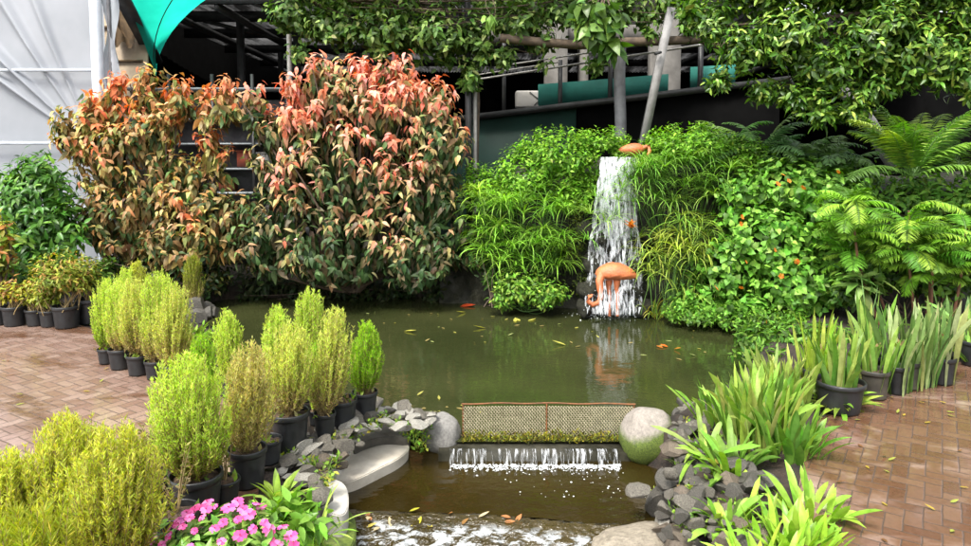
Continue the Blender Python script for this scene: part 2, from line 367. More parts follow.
        i = np.arange(seg)[:, None] * 3
        Fc = np.concatenate([i + np.array([[0, 1, 4, 3]]), i + np.array([[1, 2, 5, 4]])])
        s.add(V, Fc, col)
    def build(s, name, mat, parent=None, origin=(0, 0, 0), smooth=False, kind=None):
        V = np.concatenate(s.v) - np.array(origin, float); C = np.concatenate(s.c)
        me = bpy.data.meshes.new(name)
        me.vertices.add(len(V)); me.vertices.foreach_set('co', V.astype(np.float32).ravel())
        li, ls, lt, o = [], [], [], 0
        for k in sorted(s.f):
            A = np.concatenate(s.f[k]); li.append(A.ravel()); ls.append(np.arange(len(A)) * k + o); lt.append(np.full(len(A), k)); o += A.size
        li = np.concatenate(li); ls = np.concatenate(ls); lt = np.concatenate(lt)
        me.loops.add(len(li)); me.loops.foreach_set('vertex_index', li.astype(np.int32))
        me.polygons.add(len(ls)); me.polygons.foreach_set('loop_start', ls.astype(np.int32)); me.polygons.foreach_set('loop_total', lt.astype(np.int32))
        if smooth: me.polygons.foreach_set('use_smooth', np.ones(len(ls), dtype=bool))
        ca = me.color_attributes.new('Col', 'FLOAT_COLOR', 'POINT')
        ca.data.foreach_set('color', np.hstack([C, np.ones((len(C), 1))]).astype(np.float32).ravel())
        me.update(calc_edges=True); me.validate()
        me.materials.append(mat)
        ob = bpy.data.objects.new(name, me); COL.objects.link(ob)
        if parent is not None: ob.parent = parent
        else: ob.location = [float(c) for c in origin]
        if kind: ob['kind'] = kind
        return ob

A = np.array
TPL = {
 'leaf': (A([(0, 0, 0), (-.40, .22, .10), (0, .22, 0), (.40, .22, .10), (-.46, .48, .13), (0, .48, 0), (.46, .48, .13), (-.26, .77, .08), (0, .77, 0), (.26, .77, .08), (0, 1, 0)]),
          [A([(0, 2, 1), (0, 3, 2), (7, 8, 10), (8, 9, 10)]), A([(1, 2, 5, 4), (2, 3, 6, 5), (4, 5, 8, 7), (5, 6, 9, 8)])]),
 'heart': (A([(0, 0.08, 0), (-.30, -.04, .06), (.30, -.04, .06), (-.52, .28, .12), (0, .30, 0), (.52, .28, .12), (-.34, .62, .08), (0, .62, 0), (.34, .62, .08), (0, 1, -.02)]),
          [A([(0, 4, 1), (0, 2, 4), (1, 4, 3), (2, 5, 4), (6, 7, 9), (7, 8, 9)]), A([(3, 4, 7, 6), (4, 5, 8, 7)])]),
 'lobed': (A([(0, 0, 0), (-.5, .1, .05), (-.22, .3, .03), (-.5, .52, .08), (-.2, .62, .03), (0, 1, -.04), (.2, .62, .03), (.5, .52, .08), (.22, .3, .03), (.5, .1, .05), (0, .4, 0)]),
          [A([(0, 10, 1), (1, 10, 2), (2, 10, 3), (3, 10, 4), (4, 10, 5), (5, 10, 6), (6, 10, 7), (7, 10, 8), (8, 10, 9), (9, 10, 0)])]),
 'blade': (A([(0, 0, 0), (-.5, .35, 0), (.5, .35, 0), (0, 1, 0)]), [A([(0, 2, 3, 1)])]),
 'small': (A([(0, 0, 0), (-.48, .42, .12), (0, .45, 0), (.48, .42, .12), (0, 1, -.03)]), [A([(0, 2, 1), (0, 3, 2), (1, 2, 4), (2, 3, 4)])]),
 'petal': (A([(0, 0, 0), (-.45, .6, .05), (-.28, .95, 0), (0, .86, 0), (.28, .95, 0), (.45, .6, .05)]), [A([(0, 3, 2), (0, 2, 1), (0, 4, 3), (0, 5, 4)])]),
}
def palette(n, cols, wts=None, jit=0.22, r=rng):
    cols = np.array(cols, float); wts = np.array(wts if wts is not None else np.ones(len(cols)), float); wts /= wts.sum()
    c = cols[r.choice(len(cols), n, p=wts)]
    return np.clip(c * (1 + r.normal(0, jit, (n, 1))) * (1 + r.normal(0, 0.07, (n, 3))), 0.003, 0.95)
def unit(n, r=rng):
    v = r.normal(size=(n, 3)); return v / np.linalg.norm(v, axis=1)[:, None]
def E(px, py, d, r, ry=None, rd=None):
    k = d / F; c = at_d(px, py, d)
    return c, A((r * k, (rd if rd else r * 0.85) * k, (ry if ry else r) * k))
def shell(ells, n, inner=0.62, r=rng, zmin=None, front=0.0):
    """points near the surface of a union of ellipsoids, with outward normals; front > 0 prefers the half that faces the pond"""
    vol = A([e[1].prod() ** (2 / 3) for e in ells]); vol = vol / vol.sum()
    out_p, out_n = [], []
    while sum(len(x) for x in out_p) < n:
        m = n * 2; idx = r.choice(len(ells), m, p=vol); u = unit(m, r)
        C_ = A([ells[i][0] for i in idx]); Rr = A([ells[i][1] for i in idx])
        f = inner + (1 - inner) * r.random(m) ** 0.5
        P = C_ + u * Rr * f[:, None]; Nn = u / Rr; Nn /= np.linalg.norm(Nn, axis=1)[:, None]
        keep = np.ones(m, bool)
        if front: keep &= (u[:, 1] < 0.35) | (r.random(m) > front)
        if zmin is not None: keep &= P[:, 2] > zmin
        for j, (c, rr) in enumerate(ells):
            q = (((P - c) / rr) ** 2).sum(1); keep &= (q > (inner * 0.95) ** 2) | (idx == j)
        out_p.append(P[keep]); out_n.append(Nn[keep])
    return np.concatenate(out_p)[:n], np.concatenate(out_n)[:n]

def rosettes(mb, P, Nn, k, L, W, cols_fn, tpl='leaf', droop=0.5, spread=1.0, bend=0.25, gap=0.03, r=rng, upb=0.3):
    """k leaves round every shoot tip"""
    n = len(P)
    ax = Nn + A((0, 0, upb)); ax /= np.linalg.norm(ax, axis=1)[:, None]
    ref = unit(n, r); X = np.cross(ax, ref); X /= np.linalg.norm(X, axis=1)[:, None] + 1e-9; Y = np.cross(ax, X)
    for i in range(k):
        a = i * 2.4 + r.random(n) * 0.9; q = (i + 0.5) / k
        el = (1 - q) * 0.9 * (1 - spread * .4)
        D = X * np.cos(a)[:, None] + Y * np.sin(a)[:, None]
        D = D * (0.55 + .6 * q) + ax * (el)
        D = D + A((0, 0, -droop)) * (0.4 + q) + r.normal(0, 0.22, (n, 3))
        D /= np.linalg.norm(D, axis=1)[:, None]
        pos = P - ax * (gap * i) + r.normal(0, gap * .5, (n, 3))
        nn = ax + A((0, 0, 0.6)) + r.normal(0, 0.2, (n, 3))
        sz = (0.72 + 0.5 * q) * (0.8 + 0.4 * r.random(n))
        mb.leaves(pos, D, nn, L * sz, W * sz, cols_fn(n, q, P), tpl, bend * (0.5 + r.random(n)))

def branches(mb, base, P, n, r0=0.02, sag=0.15, r=rng, seg=6, start=None):
    idx = r.choice(len(P), min(n, len(P)), replace=False)
    for i in idx:
        e = P[i]; b0 = base + A((r.normal(0, .05), r.normal(0, .05), 0)) if start is None else start[r.integers(len(start))]
        t = np.linspace(0, 1, 9)[:, None]; mid = b0 * .45 + e * .55; mid = mid + A((r.normal(0, sag), r.normal(0, sag), -abs(r.normal(0, sag))))
        mid[:2] = mid[:2] * .6 + b0[:2] * .4
        mb.tube((1 - t) ** 2 * b0 + 2 * t * (1 - t) * mid + t ** 2 * e, np.linspace(r0, r0 * .25, 9), seg)

# ------------------------------------------------------------------ terrain, paving and water
UP_Z, LOW_Z, ST_Z = -0.22, -0.295, -0.37
def poly_px(pts, z): return A([at_z(x, y, z)[:2] for x, y in pts])
upper = poly_px([(448, 442), (640, 442), (672, 432), (704, 412), (735, 385), (765, 350), (800, 334), (745, 322), (690, 316), (640, 311), (580, 306), (500, 302), (400, 297), (300, 297),
                 (225, 300), (188, 308), (196, 325), (236, 350), (290, 392), (350, 412), (398, 416), (425, 424)], UP_Z)
lower = poly_px([(446, 461), (634, 461), (664, 480), (676, 502), (660, 522), (690, 560), (680, 640), (330, 640), (330, 560), (322, 505), (322, 468), (345, 432), (395, 424), (430, 440)], LOW_Z)
def sdist(P, poly):
    """signed distance, positive inside"""
    d = np.full(len(P), 1e9); ins = np.zeros(len(P), bool)
    for i in range(len(poly)):
        a = poly[i]; b = poly[(i + 1) % len(poly)]; ab = b - a
        t = np.clip(((P - a) @ ab) / (ab @ ab), 0, 1); d = np.minimum(d, np.linalg.norm(P - a - t[:, None] * ab, axis=1))
        c = (a[1] > P[:, 1]) != (b[1] > P[:, 1])
        with np.errstate(divide='ignore', invalid='ignore'):
            xx = (b[0] - a[0]) * (P[:, 1] - a[1]) / (b[1] - a[1]) + a[0]
        ins ^= c & (P[:, 0] < xx)
    return np.where(ins, d, -d)
def sm(x, a, b): t = np.clip((x - a) / (b - a), 0, 1); return t * t * (3 - 2 * t)
def nz(P, s, seed=0.0): return A([mnoise.noise(Vector((p[0] * s + seed, p[1] * s - seed, (p[2] if len(p) > 2 else 0) * s))) for p in P])

xs = np.concatenate([[-600, -200, -70, -30, -14], np.arange(-9, 9.01, 0.09), [14, 30, 70, 200, 600]])
ys = np.concatenate([[-600, -150, -40, -12, -3, 0.0], np.arange(1.2, 11, 0.09), [13, 17, 25, 60, 180, 700]])
gx, gy = np.meshgrid(xs, ys); GP = np.stack([gx.ravel(), gy.ravel()], -1)
su, sl = sdist(GP, upper), sdist(GP, lower)
gz = -0.62 * sm(su, -0.12, 0.14)
gz = np.minimum(gz, -0.75 * sm(sl, -0.16, 0.12))
near = (np.abs(GP[:, 0]) < 9) & (GP[:, 1] > 1) & (GP[:, 1] < 11)
edge = near & (np.maximum(su, sl) > -0.6)
bumpz = np.zeros(len(GP)); bumpz[edge] = nz(GP[edge], 5.0) * 0.05 + nz(GP[edge], 14.0) * 0.02
gz = gz + bumpz - 0.012 - 0.02 * edge
nx = len(xs); ny = len(ys)
i, j = np.meshgrid(np.arange(nx - 1), np.arange(ny - 1)); q = (j * nx + i).ravel()
mb = MB(); mb.add(np.column_stack([GP, gz]), np.stack([q, q + 1, q + nx + 1, q + nx], -1))
mb.build('ground', M['soil'], smooth=True, kind='structure')

def sheet(name, poly, z, mat, step=None):
    bm = bmesh.new(); vs = [bm.verts.new((float(p[0]), float(p[1]), z)) for p in poly]; f = bm.faces.new(vs)
    if f.normal.z < 0: f.normal_flip()
    bmesh.ops.triangulate(bm, faces=[f]); me = bpy.data.meshes.new(name); bm.to_mesh(me); bm.free(); me.materials.append(mat)
    o = bpy.data.objects.new(name, me); COL.objects.link(o); o['kind'] = 'structure'; return o
def grow(poly, a, keep=()):
    c = poly.mean(0); n = len(poly); out = []
    area = sum(poly[i][0] * poly[(i + 1) % n][1] - poly[(i + 1) % n][0] * poly[i][1] for i in range(n)); s = 1 if area > 0 else -1
    for i in range(n):
        if i in keep: out.append(poly[i]); continue
        p, q_ = poly[i - 1], poly[(i + 1) % n]; t = q_ - p; t = t / np.linalg.norm(t); out.append(poly[i] + s * A((t[1], -t[0])) * a)
    return A(out)
sheet('pond_water', grow(upper, 0.14, (0, 1)), UP_Z, M['pond'])
lowp = poly_px([(446, 461), (634, 461), (664, 480), (676, 502), (660, 520), (640, 524), (600, 525), (540, 518), (480, 515), (420, 512), (352, 511), (352, 500), (380, 468), (425, 448)], LOW_Z)
sheet('pool_water', grow(lowp, 0.12, (0, 1, 5, 6, 7, 8, 9, 10)), LOW_Z, M['pool'])

# paving: two wide brick areas, one on each side of the water
pl = poly_px([(-700, 322), (60, 322), (150, 340), (196, 372), (236, 412), (262, 470), (250, 546), (240, 640), (200, 1500), (-3500, 1500)], 0)
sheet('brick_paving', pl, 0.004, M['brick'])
pr = poly_px([(1900, 345), (1000, 350), (930, 372), (840, 408), (812, 425), (800, 480), (790, 546), (780, 640), (740, 1500), (4500, 1500)], 0)
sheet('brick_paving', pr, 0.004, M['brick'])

# rippling stream below the lower pool: slopes over the lip and breaks up
gxs = np.linspace(-0.95, 0.75, 120); gys = np.linspace(2.3, 4.06, 120)
X, Y = np.meshgrid(gxs, gys); P = np.stack([X.ravel(), Y.ravel()], -1)
lipy = np.interp(P[:, 0], [at_z(352, 512, LOW_Z)[0], at_z(480, 516, LOW_Z)[0], at_z(600, 526, LOW_Z)[0]], [at_z(352, 512, LOW_Z)[1], at_z(480, 516, LOW_Z)[1], at_z(600, 526, LOW_Z)[1]])
s_ = lipy - P[:, 1]
z = np.where(s_ < -0.02, LOW_Z - 0.05, LOW_Z + 0.004 - (LOW_Z + 0.004 - ST_Z) * sm(s_, 0.0, 0.30))
z = z + np.where(s_ > 0, 1, 0) * (nz(P, 9.0) * 0.016 + nz(P, 24.0) * 0.010) * sm(s_, 0.0, 0.1)
i, j = np.meshgrid(np.arange(119), np.arange(119)); q = (j * 120 + i).ravel()
mb = MB(); mb.add(np.column_stack([P, z]), np.stack([q, q + 1, q + 121, q + 120], -1))
mb.build('stream_water', M['stream'], smooth=True, kind='structure')

# ------------------------------------------------------------------ weir, mesh screen, boulders
wl, wr = at_z(446, 449, UP_Z), at_z(640, 449, UP_Z)
yw0, yw1 = wl[1] - .03, wl[1] + 0.30
mb = MB(); mb.box((wl[0] - .05, yw0 + .01, -0.8), (wr[0] + .05, yw1, UP_Z - 0.02))
t = thing('weir', 'stained concrete weir ledge under the mesh screen with a low white overflow', 'weir', (0, yw0, -0.8))
mb.build('ledge', M['darkconc'], t, (0, yw0, -0.8))
mb = MB(); r = np.random.default_rng(3)
n = 170
for k in range(n):                     # overflow: ribbons of falling water side by side
    x = wl[0] + .03 + (wr[0] - wl[0] - .17) * (k + r.random()) / n; wd = 0.002 + 0.006 * r.random() ** 2
    if r.random() < 0.3: continue
    tt = np.linspace(0, 1, 8); yy = yw0 - 0.012 - 0.03 * tt ** .6 - 0.01 * r.random(); zz = UP_Z + 0.006 - (UP_Z - LOW_Z + 0.015) * tt ** 1.5
    yy[0] = yw0 + 0.02
    xx = x + 0.004 * np.sin(tt * 5 + k)
    V = np.concatenate([np.stack([xx - wd, yy, zz], -1), np.stack([xx + wd, yy - .004, zz], -1)])
    ii = np.arange(7); mb.add(V, np.stack([ii, ii + 1, ii + 9, ii + 8], -1))
mb.build('overflow', M['overflow'], t, (0, yw0, -0.8), smooth=True)
mb = MB()
for k in range(900):                   # froth where the overflow lands
    x = wl[0] + .03 + (wr[0] - wl[0] - .17) * r.random(); y = yw0 - 0.04 - abs(r.normal(0, 0.04)); sz = 0.002 + 0.005 * r.random() ** 2
    if k > 850: y = yw0 - 0.15 - 0.35 * r.random(); x = wl[0] + (wr[0] - wl[0]) * (0.3 + .65 * r.random()); sz *= .8
    mb.lathe([(sz * .01, sz * .7), (sz * .7, sz * .55), (sz * 1.3, 0)], 7, centre=(x, y, LOW_Z + .001))
mb.build('froth', M['foam'], t, (0, yw0, -0.8), smooth=True)

fl, fr = at_z(463, 437, UP_Z), at_z(634, 437, UP_Z); ym = fl[1] + 0.02; zt = 0.005
sc = thing('mesh_screen', 'low rusty wire mesh screen standing across the pond outlet', 'screen', (0, ym, UP_Z))
xm = fl[0] + (fr[0] - fl[0]) * 0.49
for (x0, x1) in ((fl[0], xm - .004), (xm + .004, fr[0])):
    mb = MB(); pitch = 0.021; rows = int((zt - UP_Z + .02) / (pitch * .62)); cols_ = int((x1 - x0) / pitch)
    for rr in range(rows):             # woven arcs: each row a wavy wire, rows half a pitch apart
        xx = np.linspace(x0, x1, cols_ * 4 + 1); ph = (rr % 2) * math.pi
        zz = UP_Z - .02 + rr * pitch * .62 + pitch * .36 * np.sin((xx - x0) / pitch * 2 * math.pi + ph)
        yy = ym + 0.004 * np.cos((xx - x0) / pitch * 2 * math.pi + ph) + 0.006 * np.sin(xx * 5)
        mb.tube(np.stack([xx, yy, zz], -1), 0.0040, 4)
    mb.build('mesh_panel', M['wire'], sc, (0, ym, UP_Z), smooth=True)
mb = MB(); xx = np.linspace(fl[0] - .01, fr[0] + .01, 40)
mb.tube(np.stack([xx, ym + 0.006 * np.sin(xx * 5), zt + 0.004 + .003 * np.sin(xx * 17)], -1), 0.0055, 6); mb.build('top_rail', M['rust'], sc, (0, ym, UP_Z), smooth=True)
for x in (fl[0], xm, fr[0]):
    mb = MB(); mb.tube([(x, ym, UP_Z - .25), (x, ym, zt)], 0.006, 6); mb.build('stake', M['rust'], sc, (0, ym, UP_Z), smooth=True)
mb = MB(); r = np.random.default_rng(5); n = 1500
P = np.stack([fl[0] + (fr[0] - fl[0]) * r.random(n), ym - 0.03 - 0.07 * r.random(n), UP_Z + 0.004 + 0.0 * r.random(n)], -1)
P[:, 2] += 0.05 * np.clip(1 - np.abs(P[:, 1] - ym + .03) / .06, 0, 1) * r.random(n)
D = unit(n, r) * .7 + A((0, -.3, .5)); mb.leaves(P, D, unit(n, r), 0.03 * (.5 + r.random(n)), 0.009, palette(n, [(0.30, 0.27, 0.03), (0.16, 0.19, 0.03), (0.10, 0.08, 0.03)], [3, 3, 2], .3, r), 'small')
mb.build('algae', M['leaf'], sc, (0, ym, UP_Z))

def rock_mesh(name, seed, sub=3, amp=0.22, flat=1.0, mat=None, sc_=1.3):
    bm = bmesh.new(); bmesh.ops.create_icosphere(bm, subdivisions=sub, radius=1.0)
    for v in bm.verts:
        p = v.co.copy(); d = mnoise.noise(p * sc_ + Vector((seed * 7.1, seed * 3.3, seed))) * amp + mnoise.noise(p * sc_ * 2.7 + Vector((seed, 0, 0))) * amp * .4
        v.co = p * (1 + d); v.co.z *= flat
    for f in bm.faces: f.smooth = True
    me = bpy.data.meshes.new(name); bm.to_mesh(me); bm.free()
    if mat: me.materials.append(mat)
    return me
def chip_mesh(name, seed, mat):
    """angular broken stone: an icosphere cut by a handful of planes"""
    r = np.random.default_rng(seed); bm = bmesh.new(); bmesh.ops.create_icosphere(bm, subdivisions=2, radius=1.0)
    for k in range(11):
        nrm = Vector(unit(1, r)[0]); c = nrm * (0.36 + .34 * r.random())
        res = bmesh.ops.bisect_plane(bm, geom=bm.verts[:] + bm.edges[:] + bm.faces[:], plane_co=c, plane_no=nrm, clear_outer=True)
        ed = [e for e in res['geom_cut'] if isinstance(e, bmesh.types.BMEdge)]
        try: bmesh.ops.holes_fill(bm, edges=ed)
        except Exception: pass
    bmesh.ops.bevel(bm, geom=bm.edges[:], offset=0.09, segments=2, affect='EDGES', clamp_overlap=True)
    for v in bm.verts: v.co *= 1.45
    me = bpy.data.meshes.new(name); bm.to_mesh(me); bm.free(); me.materials.append(mat); return me
def put(me, name, loc, scl, rot, label, cat, group=None):
    o = bpy.data.objects.new(name, me); COL.objects.link(o); o.location = [float(x) for x in loc]; o.scale = scl; o.rotation_euler = rot
    return props(o, label, cat, group)

c = at_d(442, 434, 4.72); put(rock_mesh('boulder', 1.0, 4, .14, mat=moss_boulder('grey_boulder', -0.75, -0.45, (0.27, 0.26, 0.24), (0.13, 0.125, 0.115))), 'boulder', (c[0], c[1], c[2]), (0.135, 0.13, 0.14), (0, 0.1, 0.4),
    'round grey boulder at the left end of the mesh screen', 'boulder')
c = at_d(648, 437, 4.60); put(rock_mesh('boulder', 2.6, 4, .12, mat=moss_boulder('mossy_boulder', 0.44, 0.66, (0.33, 0.295, 0.255), (0.17, 0.15, 0.13))), 'boulder', (c[0], c[1], c[2]), (0.195, 0.19, 0.205), (0, 0.05, 0.5),
    'big boulder with pale top and mossy sides, right end of the mesh screen', 'boulder')
c = at_z(640, 541, -0.33); put(rock_mesh('boulder', 4.2, 4, .2, mat=solid('buff_stone', (0.30, 0.26, 0.20), (0.13, 0.11, 0.08), 0.6, 7, 0.6, 26, bdist=0.012)), 'boulder', (c[0], c[1] - .03, -0.36), (0.27, 0.16, 0.115), (0, 0, 0.1),
    'pale brown low boulder at the bottom edge beside the stream', 'boulder')
c = at_z(674, 500, -0.33); put(rock_mesh('boulder', 6.2, 3, .15, mat=solid('tan_stone', (0.42, 0.27, 0.11), (0.22, 0.14, 0.06), 0.5, 8, 0.4, 30)), 'boulder', (c[0] + .02, c[1] + .02, -0.27), (0.05, 0.05, 0.085), (0, 0, 0),
    'upright tan pebble shaped stone at the right edge of the lower pool', 'stone')

# ------------------------------------------------------------------ rubble banks
chips = [chip_mesh('stone', 30 + k, M['stone']) for k in range(6)] + [rock_mesh('stone', 11.0 + k, 2, .35, .8, M['stone']) for k in range(3)]
pales = [chip_mesh('stone', 80 + k, M['greystone']) for k in range(5)]
slates = [chip_mesh('stone', 50 + k, M['slate']) for k in range(5)]
browns = [chip_mesh('stone', 60 + k, M['brownstone']) for k in range(3)] + [rock_mesh('stone', 21.0 + k, 2, .35, .8, M['brownstone']) for k in range(2)]
r = np.random.default_rng(21)
def bank(path, n, width, zs, kinds, label, group, smin, smax, flat):
    path = A(path, float); seg = np.linspace(0, len(path) - 1, n)
    for k in range(n):
        s = seg[k] + r.normal(0, .2); s = min(max(s, 0), len(path) - 1.001); i0 = int(s); p = path[i0] * (1 - s + i0) + path[i0 + 1] * (s - i0)
        zz = zs[0] + (zs[1] - zs[0]) * r.random()
        q = at_z(p[0] + r.normal(0, width), p[1] + r.normal(0, width * .6), zz)
        me = kinds[r.integers(len(kinds))]; sz = smin + (smax - smin) * r.random() ** 1.6
        put(me, 'stone', q, (sz * (.9 + .5 * r.random()), sz, sz * (flat + .3 * r.random())), (r.normal(0, .3), r.normal(0, .3), r.random() * 6.3), label, 'stone', group)
L_left = 'small broken grey stone piled in the bank left of the lower pool'
bank([(425, 416), (395, 412), (360, 418), (330, 432), (310, 450), (295, 470)], 78, 11, (-.05, .03), pales + pales + pales + chips[:6] + slates[:2], L_left, 'rubble stones along the left pool bank', .028, .068, .32)
bank([(345, 440), (325, 460), (318, 480), (312, 500)], 14, 9, (-.08, .0), chips + browns, L_left, 'rubble stones along the left pool bank', .03, .075, .6)
L_right = 'dark angular stone in the loose rubble bank right of the lower pool'
bank([(694, 418), (694, 432), (694, 452), (690, 480), (700, 510), (705, 545)], 150, 16, (-.16, .02), slates + slates + slates + browns + chips, L_right, 'rubble stones along the right pool bank', .022, .060, .6)
bank([(684, 440), (688, 430), (694, 420), (704, 414)], 12, 5, (-.14, .0), slates + chips, L_right, 'rubble stones along the right pool bank', .035, .07, .6)
bank([(676, 470), (664, 505), (668, 540)], 24, 8, (-.32, -.22), slates + browns + pales[:1], L_right, 'rubble stones along the right pool bank', .03, .075, .7)
bank([(735, 430), (738, 470), (735, 510), (735, 545)], 18, 12, (-.05, .03), slates + browns, L_right, 'rubble stones along the right pool bank', .04, .08, .6)
bank([(200, 318), (212, 312), (196, 308)], 9, 4, (-.05, .1), slates, 'dark stone at the far left corner of the pond', 'stones at the far left pond corner', .06, .11, .6)

def slab(name, pxs, z0, th, mat, label, cat='slab', tilt=None, smoothn=3):
    P = A([at_z(x, y, z0)[:2] for x, y in pxs])
    P = P + r.normal(0, .004, P.shape)
    for _ in range(smoothn):           # round the traced outline
        P = np.stack([P * .75 + np.roll(P, -1, 0) * .25, P * .25 + np.roll(P, -1, 0) * .75], 1).reshape(-1, 2)
        c = P.mean(0); bm = bmesh.new(); vs = [bm.verts.new((p[0] - c[0], p[1] - c[1], 0)) for p in P]; f = bm.faces.new(vs)
    if f.normal.z < 0: f.normal_flip()
    e = bmesh.ops.extrude_face_region(bm, geom=[f]); 
    for v in [v for v in e['geom'] if isinstance(v, bmesh.types.BMVert)]: v.co.z -= th; v.co.x *= .96; v.co.y *= .96
    bmesh.ops.recalc_face_normals(bm, faces=bm.faces[:])
    bmesh.ops.bevel(bm, geom=[ed for ed in bm.edges if abs(ed.verts[0].co.z) < 1e-6 and abs(ed.verts[1].co.z) < 1e-6], offset=0.006, segments=2, affect='EDGES', clamp_overlap=True)
    me = bpy.data.meshes.new(name); bm.to_mesh(me); bm.free(); me.materials.append(mat)
    o = bpy.data.objects.new(name, me); COL.objects.link(o); o.location = (c[0], c[1], z0); 
    if tilt: o.rotation_euler = tilt
    return props(o, label, cat)
slab('paving_slab', [(337, 462), (352, 448), (375, 441), (405, 440), (411, 447), (400, 458), (378, 468), (352, 482), (340, 482), (333, 474)], -0.225, .14, M['paleslab'], 'wide pale flat stone shelf reaching into the left side of the lower pool')
slab('paving_slab', [(352, 438), (365, 424), (385, 424), (411, 432), (411, 439), (385, 436), (362, 442), (352, 449)], -0.17, .07, M['slate'], 'grey curved slate slab lying above the pale stone shelf')
slab('paving_slab', [(329, 474), (334, 462), (346, 447), (353, 446), (348, 456), (339, 468), (336, 480), (338, 492), (330, 492)], -0.17, .16, M['lightslab'], 'narrow curved edging stone round the left rim of the pale shelf')
slab('paving_slab', [(312, 488), (326, 478), (340, 480), (350, 490), (349, 512), (338, 516), (316, 506)], -0.10, .22, M['lightslab'], 'light grey flat stone slab at the near left corner of the lower pool')
slab('paving_slab', [(326, 506), (347, 506), (358, 520), (356, 548), (330, 556), (318, 530)], -0.22, .25, moss_boulder('mossy_slab', -.02, .2, (0.2, .18, .14), (.1, .09, .07)), 'dark mossy slab at the bottom beside the spider plant')
slab('paving_slab', [(340, 424), (352, 420), (358, 428), (348, 442), (338, 436)], -0.04, .06, M['slate'], 'small dark slate flag between the pots and the curved slab')

# ------------------------------------------------------------------ rock mound behind the pond
nxm, nzm = 150, 46
mx_ = np.linspace(-0.6, 7.5, nxm); V = []
for k in range(nzm):
    t_ = k / (nzm - 1)
    for x in mx_:
        base = np.interp(x, [-0.6, 0.3, 1.2, 2.2, 3.0, 4.0, 5.0, 7.5], [8.9, 8.75, 8.75, 8.55, 8.2, 7.7, 7.6, 7.6])
        top = np.interp(x, [-0.6, -0.2, 0.4, 1.2, 2.2, 3.2, 4.5, 7.5], [0.35, 0.7, 1.55, 1.62, 1.62, 1.35, 1.3, 1.4])
        if t_ < 0.72: h = t_ / .72; z = -0.6 + (top + .6) * h; y = base + 0.55 * h ** 1.5 - 0.1
        else: h = (t_ - .72) / .28; z = top + .06 * h; y = base + .45 + 2.2 * h
        p = Vector((x * 1.4, y * 1.4, z * 1.6)); d = mnoise.noise(p) * .16 + mnoise.noise(p * 2.6) * .09 + mnoise.noise(p * 7) * .03
        V.append((x, y - d, z + d * .5))
i, j = np.meshgrid(np.arange(nxm - 1), np.arange(nzm - 1)); q = (j * nxm + i).ravel()
mb = MB(); mb.add(V, np.stack([q, q + 1, q + nxm + 1, q + nxm], -1)); mb.build('rock_mound', M['wetrock'], smooth=True, kind='structure')

# waterfall -------------------------------------------------------------------
WD = 8.55
lipL, lipR = at_d(600, 157, WD), at_d(637, 157, WD)
wf = thing('waterfall', 'white waterfall dropping over dark rocks into the far side of the pond', 'waterfall', (1.6, WD, UP_Z))
org = (1.6, WD, UP_Z)
r = np.random.default_rng(8)
zl = lipL[2]
def fall_x(px, zf):    # centre line left and right limits with height
    return px
prof_y = [157, 175, 200, 225, 240, 262, 285, 300, 314]
pxl = [600, 599, 596, 593, 590, 588, 587, 586, 584]; pxr = [637, 636, 636, 637, 640, 641, 641, 641, 640]
pd = [8.62, 8.50, 8.46, 8.44, 8.42, 8.36, 8.30, 8.22, 8.12]
# sheet with holes, three staggered layers
mbS = MB()
for layer in range(1):
    nu, nv = 40, 60; VV = []
    for b_ in range(nv):
        t_ = b_ / (nv - 1) * 8; yv = np.interp(t_, range(9), prof_y); xl = np.interp(t_, range(9), pxl); xr = np.interp(t_, range(9), pxr); dd = np.interp(t_, range(9), pd)
        for a_ in range(nu):
            u_ = a_ / (nu - 1); pxx = xl + (xr - xl) * u_
            dn = mnoise.noise(Vector((pxx * .14, yv * .02, layer * 5.0))) * .07 + mnoise.noise(Vector((pxx * .5, yv * .04, layer * 9.0))) * .03
            VV.append(at_d(pxx, yv, dd - layer * .035 - dn))
    i, j = np.meshgrid(np.arange(nu - 1), np.arange(nv - 1)); q = (j * nu + i).ravel()
    mbS.add(VV, np.stack([q, q + 1, q + nu + 1, q + nu], -1))
rs = np.random.default_rng(88)
for k in range(46):                       # water running off the statue in front of its legs
    c0 = 600 + 34 * rs.random(); y0_ = 284 + 14 * rs.random(); tt = np.linspace(0, 1, 10); wd = (.4 + 1.1 * rs.random()) * np.clip(np.sin(np.linspace(.4, 2.9, 10)), .1, 1)
    V = [at_d(c0 + sg * w_ + .6 * math.sin(3 * t_ + k), y0_ + (315 - y0_) * t_, 7.80 - .04 * t_) for sg in (-1, 1) for t_, w_ in zip(tt, wd)]
    ii = np.arange(9); mbS.add(V, np.stack([ii, ii + 1, ii + 11, ii + 10], -1))
